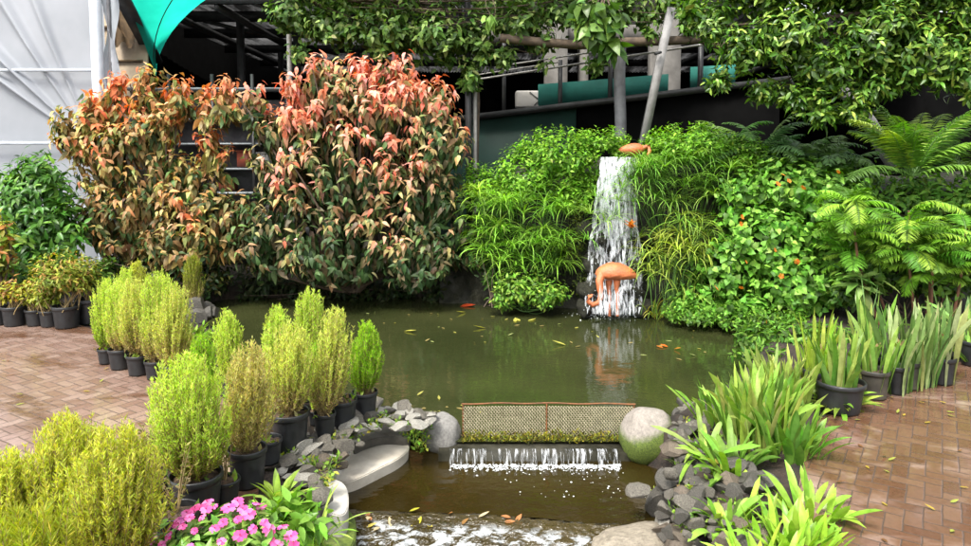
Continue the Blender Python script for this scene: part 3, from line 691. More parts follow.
for k in range(250):                      # narrow overlapping ribbons, thick at the lip and breaking up over the ledges
    t0 = 0 if k < 90 else 7 * rs.random(); t1 = min(8, t0 + 1.2 + 3.2 * rs.random()); u_ = np.clip(.5 + .5 * rs.normal(0, .48), .01, .99)
    tt = np.linspace(t0, t1, 16); yv = np.interp(tt, range(9), prof_y); xl = np.interp(tt, range(9), pxl); xr = np.interp(tt, range(9), pxr)
    dd = np.interp(tt, range(9), pd) - .02 - .12 * rs.random() - .02 * np.sin(tt * 3 + k); wd = (.5 + 2.2 * rs.random() ** 2) * np.clip(np.sin(np.linspace(.5, math.pi - .12, 16)), .08, 1)
    pc_ = xl + (xr - xl) * np.clip(u_ + .035 * np.sin(tt * 1.9 + k) + .015 * np.sin(tt * 5.3 + 2 * k), 0, 1)
    V = [at_d(a_ - b_, c_, d_) for a_, b_, c_, d_ in zip(pc_, wd, yv, dd)] + [at_d(a_ + b_, c_, d_ - .01) for a_, b_, c_, d_ in zip(pc_, wd, yv, dd)]
    ii = np.arange(15); mbS.add(V, np.stack([ii, ii + 1, ii + 17, ii + 16], -1))
mbS.build('curtain', M['fall'], wf, org, smooth=True)
mbR = MB()
for k in range(45):                      # separate threads of water
    u_ = r.random(); t0 = 8 * r.random() ** 1.4 * .9; t1 = min(8, t0 + .8 + 2.2 * r.random()); wd = (.0015 + .0045 * r.random() ** 2)
    tt = np.linspace(t0, t1, 9); yv = np.interp(tt, range(9), prof_y)
    pxx = np.interp(tt, range(9), pxl) + (np.interp(tt, range(9), pxr) - np.interp(tt, range(9), pxl)) * (u_ + .03 * np.sin(tt * 2.3 + k) + .015 * np.sin(tt * 6 + k * 2)); dd = np.interp(tt, range(9), pd) - .08 - .06 * r.random()
    PP = A([at_d(a_, b_, c_) for a_, b_, c_ in zip(pxx, yv, dd)])
    mbR.tube(PP, wd * np.sin(np.linspace(.25, math.pi - .1, 9)), 4)
mbR.build('thread', M['foam'], wf, org, smooth=True)
mbF = MB()
def blob(mb, c, s, seg=6):
    mb.lathe([(s * .05, s), (s * .7, s * .7), (s, 0), (s * .7, -s * .7), (s * .05, -s)], seg, centre=c)
for k in range(750):                      # splash and foam on the pond at the foot
    a_ = r.normal(0, 1); c = at_z(612 + a_ * 15, 314 + abs(r.normal(0, 2.5)) - 2, UP_Z); s = .003 + .007 * r.random() ** 2
    up = abs(r.normal(0, .09)) * math.exp(-(a_ ** 2) / 1.5)
    blob(mbF, (c[0], c[1] - .05 + r.normal(0, .04), UP_Z + up), s)
for k in range(160):
    tt = 3 + 5 * r.random(); pxx = np.interp(tt, range(9), pxl) + (np.interp(tt, range(9), pxr) - np.interp(tt, range(9), pxl)) * r.random() + r.normal(0, 3)
    blob(mbF, at_d(pxx, np.interp(tt, range(9), prof_y), np.interp(tt, range(9), pd) - .15 - .1 * r.random()), .002 + .004 * r.random() ** 2, 5)
mbF.build('splash', M['foam'], wf, org, smooth=True)
# ledge rocks in the fall
for k, (px, py, dd, s) in enumerate([(592, 262, 8.36, .16), (627, 246, 8.42, .17), (601, 240, 8.42, .15), (636, 268, 8.34, .16), (590, 290, 8.22, .17), (612, 262, 8.42, .15), (634, 296, 8.22, .16), (606, 300, 8.22, .14), (584, 308, 8.12, .12), (642, 308, 8.15, .13), (586, 232, 8.5, .16), (645, 235, 8.5, .15)]):
    put(rock_mesh('wet_rock', 70.0 + k, 3, .4, .8, M['wetrock']), 'wet_rock', at_d(px, py, dd + .0), (s * .9, s * .9, s * .75), (r.random(), r.random(), r.random() * 6), 'dark wet rock with water running over it in the waterfall', 'rock', 'wet rocks in the waterfall')

# flamingo ornaments ----------------------------------------------------------
def skin_fig(name, mat, parent, verts, edges, radii, root, origin, sub=2):
    me = bpy.data.meshes.new(name); me.from_pydata([tuple(float(c) for c in (A(v) - A(origin))) for v in verts], edges, []); me.materials.append(mat)
    o = bpy.data.objects.new(name, me); COL.objects.link(o); o.parent = parent
    md = o.modifiers.new('skin', 'SKIN'); md.use_smooth_shade = True
    for k, rr in enumerate(radii):
        sv_ = me.skin_vertices[0].data[k]; sv_.radius = rr if isinstance(rr, tuple) else (rr, rr); sv_.use_root = (k == root)
    s = o.modifiers.new('sub', 'SUBSURF'); s.levels = sub; s.render_levels = sub
    return o
FD = 7.95
b0 = at_d(613, 300, FD); fb = (b0[0], b0[1], UP_Z - .05)
fm = thing('flamingo_statue', 'orange flamingo ornament bending its neck down at the foot of the waterfall', 'statue', fb)
mb = MB()                                   # plump body: egg lofted along x with a raised back and a drooping tail
nb, na = 26, 24; bx0, bx1 = at_d(595, 272, FD)[0], at_d(638, 272, FD)[0]; bz = at_d(613, 274, FD)[2]; VV = []
for a_ in range(nb):
    t_ = a_ / (nb - 1); rad = (max(1e-4, math.sin(math.pi * t_ ** .85)) ** .6) * .128; x = bx0 + (bx1 - bx0) * t_; zc = bz + .015 * math.sin(math.pi * t_) - .03 * t_ ** 3
    for b_ in range(na):
        ph = 2 * math.pi * b_ / na; rz_ = rad * (.95 if math.sin(ph) > 0 else .62)
        feather = 1 + .05 * math.sin(ph * 9 + t_ * 22) * (t_ > .25)
        VV.append((x, FD + rad * 1.0 * math.cos(ph) * feather, zc + rz_ * math.sin(ph) * feather))
i, j = np.meshgrid(np.arange(na), np.arange(nb - 1)); i2 = (i + 1) % na
mb.add(VV, np.stack([j * na + i, (j + 1) * na + i, (j + 1) * na + i2, j * na + i2], -1).reshape(-1, 4)); mb.build('body', M['flamingo'], fm, fb, smooth=True)
nk = [at_d(px, py, FD - off) for px, py, off in [(602, 274, .03), (599.5, 281, .08), (600, 290, .11), (601, 297, .12), (598, 303, .13), (592, 305, .14), (588, 301, .15), (589, 296.5, .15), (593, 295, .15)]]
mb = MB(); mb.tube(nk, [.055, .045, .038, .034, .032, .03, .028, .025, .012], 12); nk_o = mb.build('neck', M['flamingo'], fm, fb, smooth=True)
mb = MB(); e_ = nk[-1]; mb.tube([e_ + A((-.004, 0, 0)), e_ + A((.03, -.004, -.012)), e_ + A((.05, -.004, -.04))], [.016, .014, .004], 8); mb.build('beak', M['darkmetal'], fm, fb, smooth=True)
for (px, off) in ((617, .02), (609, -.03)):
    mb = MB(); mb.tube([at_d(px, 280, FD - off), at_d(px - .5, 288, FD - off - .01), at_d(px + .8, 296, FD - off), at_d(px + .5, 304, FD - off), at_d(px + .5, 316, FD - off)], [.045, .028, .02, .017, .018], 10); mb.build('leg', M['flamingo'], fm, fb, smooth=True)
c = at_d(632, 150, 8.55); fm2 = thing('flamingo_statue', 'orange bird ornament half hidden in leaves above the top of the waterfall', 'statue', (c[0], c[1], c[2] - .09))
mb = MB(); VV = []
for a_ in range(nb):
    t_ = a_ / (nb - 1); rad = (max(1e-4, math.sin(math.pi * t_ ** 1.15)) ** .6) * .085; x = c[0] - .17 + .34 * t_
    for b_ in range(na): ph = 2 * math.pi * b_ / na; VV.append((x, c[1] + rad * math.cos(ph), c[2] + rad * .85 * math.sin(ph) + .02 * t_))
mb.add(VV, np.stack([j * na + i, (j + 1) * na + i, (j + 1) * na + i2, j * na + i2], -1).reshape(-1, 4)); mb.build('body', M['flamingo'], fm2, (c[0], c[1], c[2] - .09), smooth=True)
mb = MB(); mb.tube([c + A((.13, -.02, .02)), c + A((.19, -.05, .05)), c + A((.2, -.08, -.02)), c + A((.17, -.1, -.08))], [.035, .028, .024, .02], 10); mb.build('neck', M['flamingo'], fm2, (c[0], c[1], c[2] - .09), smooth=True)

# ------------------------------------------------------------------ buildings behind
def boxpart(name, mat, parent, lo, hi, origin):
    mb = MB(); mb.box(lo, hi); return mb.build(name, mat, parent, origin)
# dark steel framed shed
so_ = (0, 14, 0)
sh = thing('steel_shed', 'dark open steel framed shed with corrugated roof behind the shrubs', 'shed', so_)
mb = MB(); nr = 160; X = np.linspace(-6.2, 8.5, nr * 6); zz = 4.28 + .02 * np.sin(np.arange(nr * 6) * 2 * math.pi / 6)
for yy0, yy1, dz0, dz1, xa_, xb_ in ((11.0, 22.0, 0.0, -.1, -9, -.2), (13.1, 22.0, 0, -.1, -.2, 9)):
    X_ = X; X = X_[(X_ >= xa_) & (X_ < xb_)]; zz = 4.28 + .02 * np.sin(np.arange(len(X)) * 2 * math.pi / 6)
    V = np.concatenate([np.stack([X, np.full_like(X, yy0), zz + dz0], -1), np.stack([X, np.full_like(X, yy1), zz + dz1], -1)])
    k = np.arange(len(X) - 1); mb.add(V, np.stack([k, k + 1, k + 1 + len(X), k + len(X)], -1)); X = X_
mb.build('roof', M['roof'], sh, so_)
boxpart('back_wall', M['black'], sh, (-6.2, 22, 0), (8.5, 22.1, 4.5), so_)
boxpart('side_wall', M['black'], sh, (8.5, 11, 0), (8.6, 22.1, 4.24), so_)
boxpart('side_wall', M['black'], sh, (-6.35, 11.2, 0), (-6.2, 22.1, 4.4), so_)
for yy in (11.1, 12.6, 14.4, 16.6, 19.2):
    mb = MB(); mb.beam((-6.1, yy, 4.12), (8.4 if yy > 13 else -.25, yy, 4.12), .08, .18); mb.build('beam', M['darkmetal'], sh, so_)
for xx in (-5.2, -4.2, -2.4, -.4, 2.2, 5.0, 7.4):
    mb = MB(); mb.beam((xx, 11.1 if xx < -.2 else 13.2, 4.0), (xx, 22, 3.9), .06, .12); mb.build('beam', M['darkmetal'], sh, so_)
for (xa, ya, xb, yb) in ((-5.0, 12.6, -3.0, 14.4), (-3.2, 12.6, -4.6, 16.6), (-3.6, 11.1, -2.6, 12.6)):
    mb = MB(); mb.beam((xa, ya, 4.05), (xb, yb, 3.7), .06); mb.build('brace', M['darkmetal'], sh, so_)
for xx, yy in ((-4.35, 12.6), (-3.35, 12.6), (-2.0, 12.6), (-4.8, 16.6), (-3.0, 16.6)):
    mb = MB(); mb.beam((xx, yy, 0), (xx, yy, 4.05), .11); mb.build('post', M['darkmetal'], sh, so_)
mb = MB()                                    # eaves board that runs back beside the beige panel
mb.beam(at_d(118, -10, 9.6), at_d(156, 62, 11.0), .2, .05); mb.build('eaves_board', M['darkmetal'], sh, so_)

# teal shade net over the shed corner
tn = thing('shade_net', 'bright teal shade net stretched over the corner of the dark shed', 'shade net', at_d(160, 30, 10.2))
oc = at_d(160, 30, 10.2); mb = MB(); VV = []
for a_ in range(13):
    t_ = a_ / 12
    L_ = A([118 + 36 * t_, -22 + 90 * t_]); Rr_ = A([156 + 49 * ((1 - t_) / .61) ** 1.9, -34 + 110 * t_ ** 1.25])
    for b_ in range(9):
        u_ = b_ / 8; p = L_ * (1 - u_) + Rr_ * u_; VV.append(at_d(p[0], p[1], 9.5 + 1.3 * t_ + .5 * u_ - .12 * math.sin(math.pi * u_)))
i, j = np.meshgrid(np.arange(8), np.arange(12)); q = (j * 9 + i).ravel()
mb.add(VV, np.stack([q, q + 1, q + 10, q + 9], -1)); mb.build('net', M['teal'], tn, oc, smooth=True)
mb = MB(); mb.tube([VV[9 * a_ + 4] - A((0, .02, .01)) for a_ in range(13)], .008, 5); mb.build('seam_rope', M['darkmetal'], tn, oc)

# beige panel and brown cloth beside the greenhouse post
c = at_d(120, 90, 10.6)
pn = thing('plywood_panel', 'beige plywood panel standing between white post and dark shed', 'panel', (c[0], c[1], 0))
mb = MB(); mb.box((at_d(97, 0, 10.6)[0], 10.58, 0), (at_d(146, 0, 10.6)[0], 10.62, 4.4)); mb.build('board', M['plywood'], pn, (c[0], c[1], 0))
for yy in (28, 62):
    zz = at_d(100, yy, 10.55)[2]; mb = MB(); mb.box((at_d(97, 0, 10.55)[0], 10.55, zz), (at_d(140, 0, 10.55)[0], 10.578, zz + .035)); mb.build('batten', M['brown_cloth'], pn, (c[0], c[1], 0))
mb = MB(); VV = []
for a_ in range(20):
    for b_ in range(9):
        t_ = a_ / 19; u_ = b_ / 8; px = 103 + 8 * t_ + u_ * (12 + 14 * t_) + 2 * math.sin(t_ * 9); py = -6 + (40 + 10 * math.sin(u_ * 3.1 + .4) + 6 * math.sin(u_ * 11)) * t_ + u_ * 6
        VV.append(at_d(px, py, 10.45 - .05 * math.sin(u_ * 14 + t_ * 3)))
i, j = np.meshgrid(np.arange(8), np.arange(19)); q = (j * 9 + i).ravel()
mb.add(VV, np.stack([q, q + 1, q + 10, q + 9], -1)); c = at_d(115, 0, 10.45); o = mb.build('hanging_cloth', M['brown_cloth'], None, c, smooth=True)
props(o, 'brown ragged cloth hanging in front of the beige panel', 'cloth')

# greenhouse of white film
gh0 = at_d(20, 320, 9.3); gho = (gh0[0], gh0[1], 0)
gh = thing('plastic_greenhouse', 'white plastic film greenhouse wall with slanting folds at the left edge', 'greenhouse', gho)
mb = MB(); VV = []; nu, nv = 300, 260
xa, xb = at_d(-420, 0, 9.6)[0], at_d(103, 0, 9.6)[0]
pc = at_d(92, 125, 9.5)
for b_ in range(nv):
    zz = 0.05 + (4.3 - .05) * b_ / (nv - 1)
    for a_ in range(nu):
        x = xa + (xb - xa) * (a_ / (nu - 1)) ** .55; dx, dz = x - pc[0], zz - pc[2] + .35
        rr = math.hypot(dx, dz); an = math.atan2(dz, -dx)
        f = 0
        if dz > 0:
            for a0, w_, h_ in ((.66, .03, .07), (.80, .03, .09), (1.04, .03, .06), (1.22, .03, .05)):
                f += h_ * math.exp(-((an - a0) / w_) ** 2) * min(rr, 1.6)
        f += .02 * mnoise.noise(Vector((x * 1.1, zz * .9, 3)))
        VV.append((x, 9.6 - f, zz))
i, j = np.meshgrid(np.arange(nu - 1), np.arange(nv - 1)); q = (j * nu + i).ravel()
mb.add(VV, np.stack([q, q + 1, q + nu + 1, q + nu], -1)); mb.build('film_wall', M['film'], gh, gho, smooth=True)
mb = MB(); mb.box((xa, 9.62, 4.3), (xb - 1.3, 13.5, 4.34)); mb.build('film_roof', M['film'], gh, gho)
for yy in (70, 143, 208):
    zz = at_d(0, yy, 9.5)[2]; mb = MB(); mb.tube([(xa, 9.50, zz), (xb, 9.50, zz)], .022, 8); mb.build('rail', M['white'], gh, gho, smooth=True)
mb = MB(); xp = at_d(99, 100, 9.3)[0]; mb.tube([(xp, 9.3, 0), (xp, 9.3, 4.4)], .075, 14); mb.build('corner_post', M['white'], gh, gho, smooth=True)
mb = MB(); mb.tube([(xp + .14, 9.36, 0), (xp + .14, 9.36, 4.4)], .022, 8); mb.build('down_pipe', M['greymetal'], gh, gho, smooth=True)
mb = MB()                                    # loose film edge lashed round the post
VV = []
for a_ in range(40):
    for b_ in range(6):
        VV.append((xp + .07 + .035 * b_ + .03 * math.sin(a_ * .7 + b_), 9.36 + .03 * math.sin(b_ * 2 + a_ * .5), .4 + 4.0 * a_ / 39))
i, j = np.meshgrid(np.arange(5), np.arange(39)); q = (j * 6 + i).ravel(); mb.add(VV, np.stack([q, q + 1, q + 7, q + 6], -1)); mb.build('loose_film', M['film'], gh, gho, smooth=True)

# lamp post with white cap
c = at_d(121, 300, 9.9); lp = thing('lamp_post', 'short dark post with a round white cap right of the white greenhouse post', 'lamp', (c[0], 9.9, 0))
zt_ = at_d(121, 74, 9.9)[2]
mb = MB(); mb.tube([(c[0], 9.9, 0), (c[0], 9.9, zt_)], .045, 10); mb.build('pole', M['darkmetal'], lp, (c[0], 9.9, 0), smooth=True)
mb = MB(); mb.lathe([(.001, .10), (.08, .09), (.115, .05), (.11, .02), (.05, 0), (.001, 0)], 20, centre=(c[0] - .04, 9.9, zt_)); mb.build('cap', M['white'], lp, (c[0], 9.9, 0), smooth=True)

# display rack seen through the gap between the two red shrubs
c = at_d(225, 300, 10.4); ro = (c[0], 10.4, 0); rk = thing('display_rack', 'grey metal display rack with several shelves behind the gap in the red shrubs', 'rack', ro)
x0, x1 = at_d(120, 0, 10.4)[0], at_d(290, 0, 10.4)[0]
for yy in (88, 118, 143, 168, 192, 215):
    zz = at_d(200, yy, 10.4)[2]; boxpart('shelf', M['rackmetal'], rk, (x0, 10.3, zz - .03), (x1, 10.75, zz), ro)
for px in (122, 170, 213, 253, 288):
    x = at_d(px, 0, 10.4)[0]; mb = MB(); mb.beam((x, 10.28, 0), (x, 10.28, at_d(0, 75, 10.4)[2]), .04); mb.build('upright', M['darkmetal'], rk, ro)
boxpart('back_panel', M['greymetal'], rk, (x0, 10.76, 0), (x1, 10.78, at_d(0, 100, 10.76)[2]), ro)
for k, (px, py, w_, h_, m_) in enumerate([(244, 167, .22, .25, 'crate'), (262, 167, .16, .22, 'bag'), (180, 117, .3, .18, 'bag'), (150, 142, .25, .2, 'bag'), (225, 191, .2, .16, 'crate')]):
    p = at_d(px, py, 10.4); lab = ['red plastic crate on the rack, larger of the two beside a white one', 'small white box on the rack right of the red crate', 'wide white box on an upper shelf of the rack', 'white box on the rack near its left end', 'smaller red plastic crate low on the rack'][k]
    t = thing('storage_crate', lab, 'crate', (p[0], 10.42, p[2] + .002))
    mb = MB(); zt2 = p[2] + .003
    mb.box((p[0] - w_ / 2, 10.42, zt2), (p[0] + w_ / 2, 10.66, zt2 + h_ * .85)); mb.build('box', M[m_], t, (p[0], 10.42, p[2] + .002))
    mb = MB(); mb.box((p[0] - w_ / 2 - .01, 10.41, zt2 + h_ * .85 + .001), (p[0] + w_ / 2 + .01, 10.67, zt2 + h_)); mb.build('rim', M[m_], t, (p[0], 10.42, p[2] + .002))
c = at_d(95, 188, 9.0); mb = MB(); VV = [at_d(px, py, 9.0 + .04 * math.sin(px)) for py in (182, 187, 192) for px in (84, 90, 96, 103, 108)]
i, j = np.meshgrid(np.arange(4), np.arange(2)); q = (j * 5 + i).ravel(); mb.add(VV, np.stack([q, q + 1, q + 6, q + 5], -1)); o = mb.build('plastic_scrap', M['teal'], None, c, smooth=True)
md = o.modifiers.new('thick', 'SOLIDIFY'); md.thickness = .006
props(o, 'small scrap of teal plastic sheet showing behind the red shrub', 'sheet')

# gallery on the right: dark green sheet wall, sloping deck, posts, rails
def gal(px, py, extra=0.0):                  # points on the slanting front of the gallery
    d = np.interp(px, [440, 780], [11.6, 9.2]) + extra; return at_d(px, py, d)
go = gal(600, 300); go = (go[0], go[1], 0)
ga = thing('raised_gallery', 'raised walkway behind the waterfall with a dark green sheet front and teal net', 'walkway', go)
def quadslab(name, mat, a, b, zlo_a, zhi_a, zlo_b, zhi_b, th, parent=ga, org=go):
    a = A(a); b = A(b); d = b - a; d[2] = 0; d /= np.linalg.norm(d); nn = A((-d[1], d[0], 0)) * th
    V = [(a[0], a[1], zlo_a), (b[0], b[1], zlo_b), (b[0], b[1], zhi_b), (a[0], a[1], zhi_a)]; V2 = [tuple(A(v) + nn) for v in V]
    mb = MB(); mb.add(V + V2, [(0, 1, 2, 3), (7, 6, 5, 4), (0, 4, 5, 1), (1, 5, 6, 2), (2, 6, 7, 3), (3, 7, 4, 0)]); return mb.build(name, mat, parent, org)
a_, b_ = gal(440, 122), gal(578, 103); quadslab('green_sheet', M['green_wall'], gal(440, 200), gal(575, 200), 0, a_[2], 0, b_[2], .03)
a_, b_ = gal(572, 104, .06), gal(780, 81, .06); quadslab('shade_front', M['black'], a_, b_, 0, a_[2] - .02, 0, b_[2] - .02, .03)  # black sheet painted as the shade under the deck overhang
a_, b_ = gal(430, 121, -.05), gal(790, 78, -.05); quadslab('deck_edge', M['darkmetal'], a_, b_, a_[2] - .05, a_[2] + .03, b_[2] - .05, b_[2] + .03, 1.2)
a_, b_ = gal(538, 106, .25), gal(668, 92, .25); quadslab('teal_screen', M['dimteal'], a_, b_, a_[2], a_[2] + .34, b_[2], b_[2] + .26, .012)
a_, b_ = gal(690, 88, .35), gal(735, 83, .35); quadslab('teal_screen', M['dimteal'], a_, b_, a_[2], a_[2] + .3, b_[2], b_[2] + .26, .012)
for (p0, p1, rr) in (((474, 80), (745, 38), .017), ((500, 66), (640, 45), .014), ((476, 75), (560, 62), .011)):
    mb = MB(); mb.tube([gal(*p0), gal(*p1)], rr, 6); mb.build('rail', M['palepipe'], ga, go, smooth=True)
for px, yb, yt in ((504, 115, 40), (610, 104, 36), (560, 108, 60), (700, 88, 40)):
    mb = MB(); p0, p1 = gal(px, yb, .1), gal(px, yt, .1); mb.beam((p0[0], p0[1], p0[2] - .3), (p0[0], p0[1], p1[2]), .06); mb.build('railing_post', M['darkmetal'], ga, go)
# concrete frame behind the gallery
co = at_d(600, 300, 13.2); co = (co[0], 13.2, 0); cf = thing('concrete_frame', 'pale concrete columns and beam behind the gallery rails', 'building frame', co)
for px, w_, dd in ((557, 22, 12.6), (668, 28, 12.2), (585, 8, 12.9)):
    x0, x1 = at_d(px - w_ / 2, 0, dd)[0], at_d(px + w_ / 2, 0, dd)[0]
    boxpart('column', M['concrete'], cf, (x0, dd, 0), (x1, dd + .4, 4.15), co)
z0, z1 = at_d(0, 48, 13.5)[2], at_d(0, 30, 13.5)[2]
boxpart('beam', M['concrete'], cf, (at_d(470, 0, 13.5)[0], 12.92, z0), (at_d(720, 0, 13.5)[0], 13.08, z1), co)
boxpart('upper_wall', M['concrete'], cf, (at_d(440, 0, 13.1)[0], 13.1, 4.3), (at_d(780, 0, 13.1)[0], 13.3, 5.6), co)
c = gal(532, 108, .5); t = thing('white_box', 'white box tied with crossed dark straps on the raised walkway', 'box', c)
mb = MB(); mb.box((-.27, -.15, .0), (.27, .15, .27)); bx_ = mb.build('box', M['bag'], t); md = bx_.modifiers.new('bev', 'BEVEL'); md.width = .03; md.segments = 3
mb = MB(); mb.beam((-.05, -.158, .25), (.22, -.158, .03), .012); mb.beam((.24, -.16, .25), (.02, -.16, .03), .012); mb.build('strap', M['darkmetal'], t)
# pergola that carries the vines: posts, log, leaning pole
po = at_d(620, 200, 9.4); pg = thing('pergola', 'rough pergola of grey posts and a dark horizontal log above the waterfall', 'pergola', (po[0], 9.4, 1.4))
pgo = (po[0], 9.4, 1.4)
p0, p1 = at_d(620, 150, 9.4), at_d(620, 42, 9.4)
mb = MB(); tt = np.linspace(0, 1, 10); mb.tube([p0 * (1 - t_) + p1 * t_ + A((.008 * math.sin(t_ * 7), 0, 0)) for t_ in tt], .078, 12); mb.build('post', M['greymetal'], pg, pgo, smooth=True)
mb = MB(); pts = [at_d(px, py, 9.35) for px, py in ((500, 38), (540, 42), (580, 45), (625, 42), (665, 41), (700, 39), (722, 46), (745, 60))]; mb.tube(pts, .06, 10); mb.build('log', M['bark'], pg, pgo, smooth=True)
p0, p1 = at_d(470, 170, 9.6), at_d(467, -20, 9.6); mb = MB(); mb.beam((p0[0], 9.6, .2), p1, .085); mb.build('post', M['darkmetal'], pg, pgo)
p0, p1 = at_d(475, 170, 9.65), at_d(475, 40, 9.65); mb = MB(); mb.tube([(p0[0], 9.65, .2), p1], .03, 8); mb.build('pipe', M['palepipe'], pg, pgo, smooth=True)
c = at_d(642, 140, 9.1); lp = thing('leaning_pole', 'weathered pale wooden pole leaning beside the grey post over the waterfall', 'pole', c)
mb = MB(); e = at_d(671, 8, 9.25); mb.beam(c - A((.02, 0, .2)), e, .10, .08); mb.build('timber', M['weathered'], lp, c)
mb = MB(); mb.tube([at_d(661, 52, 9.12), at_d(655, 54, 9.08)], .02, 6); mb.build('bolt', M['darkmetal'], lp, c)
# pale metal pole at the top of the vines on the left
c = at_d(290, 80, 9.9); mb = MB(); mb.tube([(c[0], 9.9, .5), (c[0], 9.9, at_d(0, 34, 9.9)[2])], .035, 10); o = mb.build('metal_pole', M['palepipe'], None, (c[0], 9.9, 0), smooth=True)
props(o, 'pale thin metal pole rising out of the red shrub below the vines', 'pole')

# ------------------------------------------------------------------ red copperleaf shrubs
def bush(name, label, cat, base, ells, ntips, k, L, W, cols_fn, tpl='leaf', mat='leaf', droop=.5, spread=1.0, bend=.25, gap=.03, seed=1, nbr=14, brr=.018, inner=.62, front=.6, zmin=None, group=None, bark='bark', upb=.3, extra=None, start=None):
    r = np.random.default_rng(seed)
    t = thing(name, label, cat, base, 0, group)
    P, Nn = shell(ells, ntips, inner, r, zmin, front)
    mb = MB(); rosettes(mb, P, Nn, k, L, W, cols_fn(r), tpl, droop, spread, bend, gap, r, upb)
    if extra: extra(mb, P, Nn, r)
    mb.build('leaves', M[mat], t, base)
    if nbr:
        mb = MB(); branches(mb, A(base), P, nbr, brr, .12, r, start=start); mb.build('branches', M[bark], t, base, smooth=True)
    return t
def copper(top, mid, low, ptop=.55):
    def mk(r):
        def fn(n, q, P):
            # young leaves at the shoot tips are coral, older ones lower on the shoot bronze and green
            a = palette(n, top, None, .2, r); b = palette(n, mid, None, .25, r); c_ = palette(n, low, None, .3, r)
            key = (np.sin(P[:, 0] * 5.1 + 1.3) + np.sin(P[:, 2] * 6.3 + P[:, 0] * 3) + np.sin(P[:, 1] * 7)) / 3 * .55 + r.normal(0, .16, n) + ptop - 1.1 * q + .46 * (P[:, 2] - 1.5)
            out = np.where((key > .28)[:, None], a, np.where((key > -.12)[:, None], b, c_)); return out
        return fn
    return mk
dR = 8.9
ellR = [E(360, 88, dR, 40, 34), E(425, 105, dR - .1, 36, 34), E(345, 70, dR, 30, 20), E(318, 92, dR - .1, 40, 42), E(385, 110, dR, 48, 50), E(438, 140, dR - .2, 36, 42), E(290, 150, dR, 46, 60), E(350, 180, dR - .1, 66, 66), E(425, 205, dR - .1, 44, 56), E(272, 232, dR - .2, 48, 46),
        E(340, 245, dR - .3, 62, 40), E(415, 255, dR - .35, 44, 32), E(255, 92, dR, 22, 26), E(455, 225, dR - .1, 26, 40), E(400, 65, dR, 22, 16), E(322, 66, dR, 18, 16)]
bR = at_z(340, 292, -.05)
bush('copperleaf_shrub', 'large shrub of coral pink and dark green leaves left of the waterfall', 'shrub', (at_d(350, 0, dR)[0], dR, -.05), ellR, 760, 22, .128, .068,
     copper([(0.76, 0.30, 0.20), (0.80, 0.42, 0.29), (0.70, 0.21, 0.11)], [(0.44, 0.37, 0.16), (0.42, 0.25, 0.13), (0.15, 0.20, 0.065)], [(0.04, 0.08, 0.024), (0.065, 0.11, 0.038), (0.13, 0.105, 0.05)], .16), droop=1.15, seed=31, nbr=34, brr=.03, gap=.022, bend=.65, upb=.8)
dL = 9.0
ellL = [E(82, 128, dL - .1, 32, 30), E(112, 160, dL - .1, 40, 44), E(160, 180, dL, 44, 36), E(192, 195, dL - .2, 38, 36), E(135, 218, dL - .2, 44, 42), E(180, 238, dL - .4, 40, 34), E(220, 225, dL - .2, 32, 34), E(212, 148, dL, 20, 30), E(240, 205, dL - .1, 16, 16),
        E(116, 82, dL, 13, 18), E(146, 80, dL, 18, 18), E(180, 88, dL, 20, 18), E(206, 100, dL, 14, 16), E(228, 92, dL, 18, 20), E(105, 105, dL, 24, 20), E(160, 110, dL, 30, 14), E(100, 215, dL - .3, 26, 34), E(145, 130, dL, 40, 16)]
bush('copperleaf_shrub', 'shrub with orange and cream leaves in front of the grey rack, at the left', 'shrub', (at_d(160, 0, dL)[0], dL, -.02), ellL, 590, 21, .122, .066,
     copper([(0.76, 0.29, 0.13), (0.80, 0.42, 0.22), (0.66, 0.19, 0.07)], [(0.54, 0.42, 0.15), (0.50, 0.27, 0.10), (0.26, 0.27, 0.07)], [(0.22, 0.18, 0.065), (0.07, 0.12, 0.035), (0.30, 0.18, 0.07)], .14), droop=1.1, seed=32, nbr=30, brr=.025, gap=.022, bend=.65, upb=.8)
# dark undergrowth below the shrubs along the far bank
def greens(cols, wts=None, jit=.25):
    def mk(r):
        return lambda n, q, P: palette(n, cols, wts, jit, r)
    return mk
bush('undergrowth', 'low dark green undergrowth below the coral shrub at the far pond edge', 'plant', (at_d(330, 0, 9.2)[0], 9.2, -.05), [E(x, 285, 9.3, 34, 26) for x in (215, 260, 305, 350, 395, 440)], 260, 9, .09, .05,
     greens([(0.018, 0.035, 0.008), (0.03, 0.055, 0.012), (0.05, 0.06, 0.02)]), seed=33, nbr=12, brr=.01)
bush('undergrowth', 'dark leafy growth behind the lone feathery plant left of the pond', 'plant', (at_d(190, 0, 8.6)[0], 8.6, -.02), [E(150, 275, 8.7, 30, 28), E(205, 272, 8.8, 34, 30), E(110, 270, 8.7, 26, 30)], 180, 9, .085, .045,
     greens([(0.018, 0.04, 0.01), (0.04, 0.07, 0.015), (0.12, 0.11, 0.03)]), seed=34, nbr=10, brr=.01)
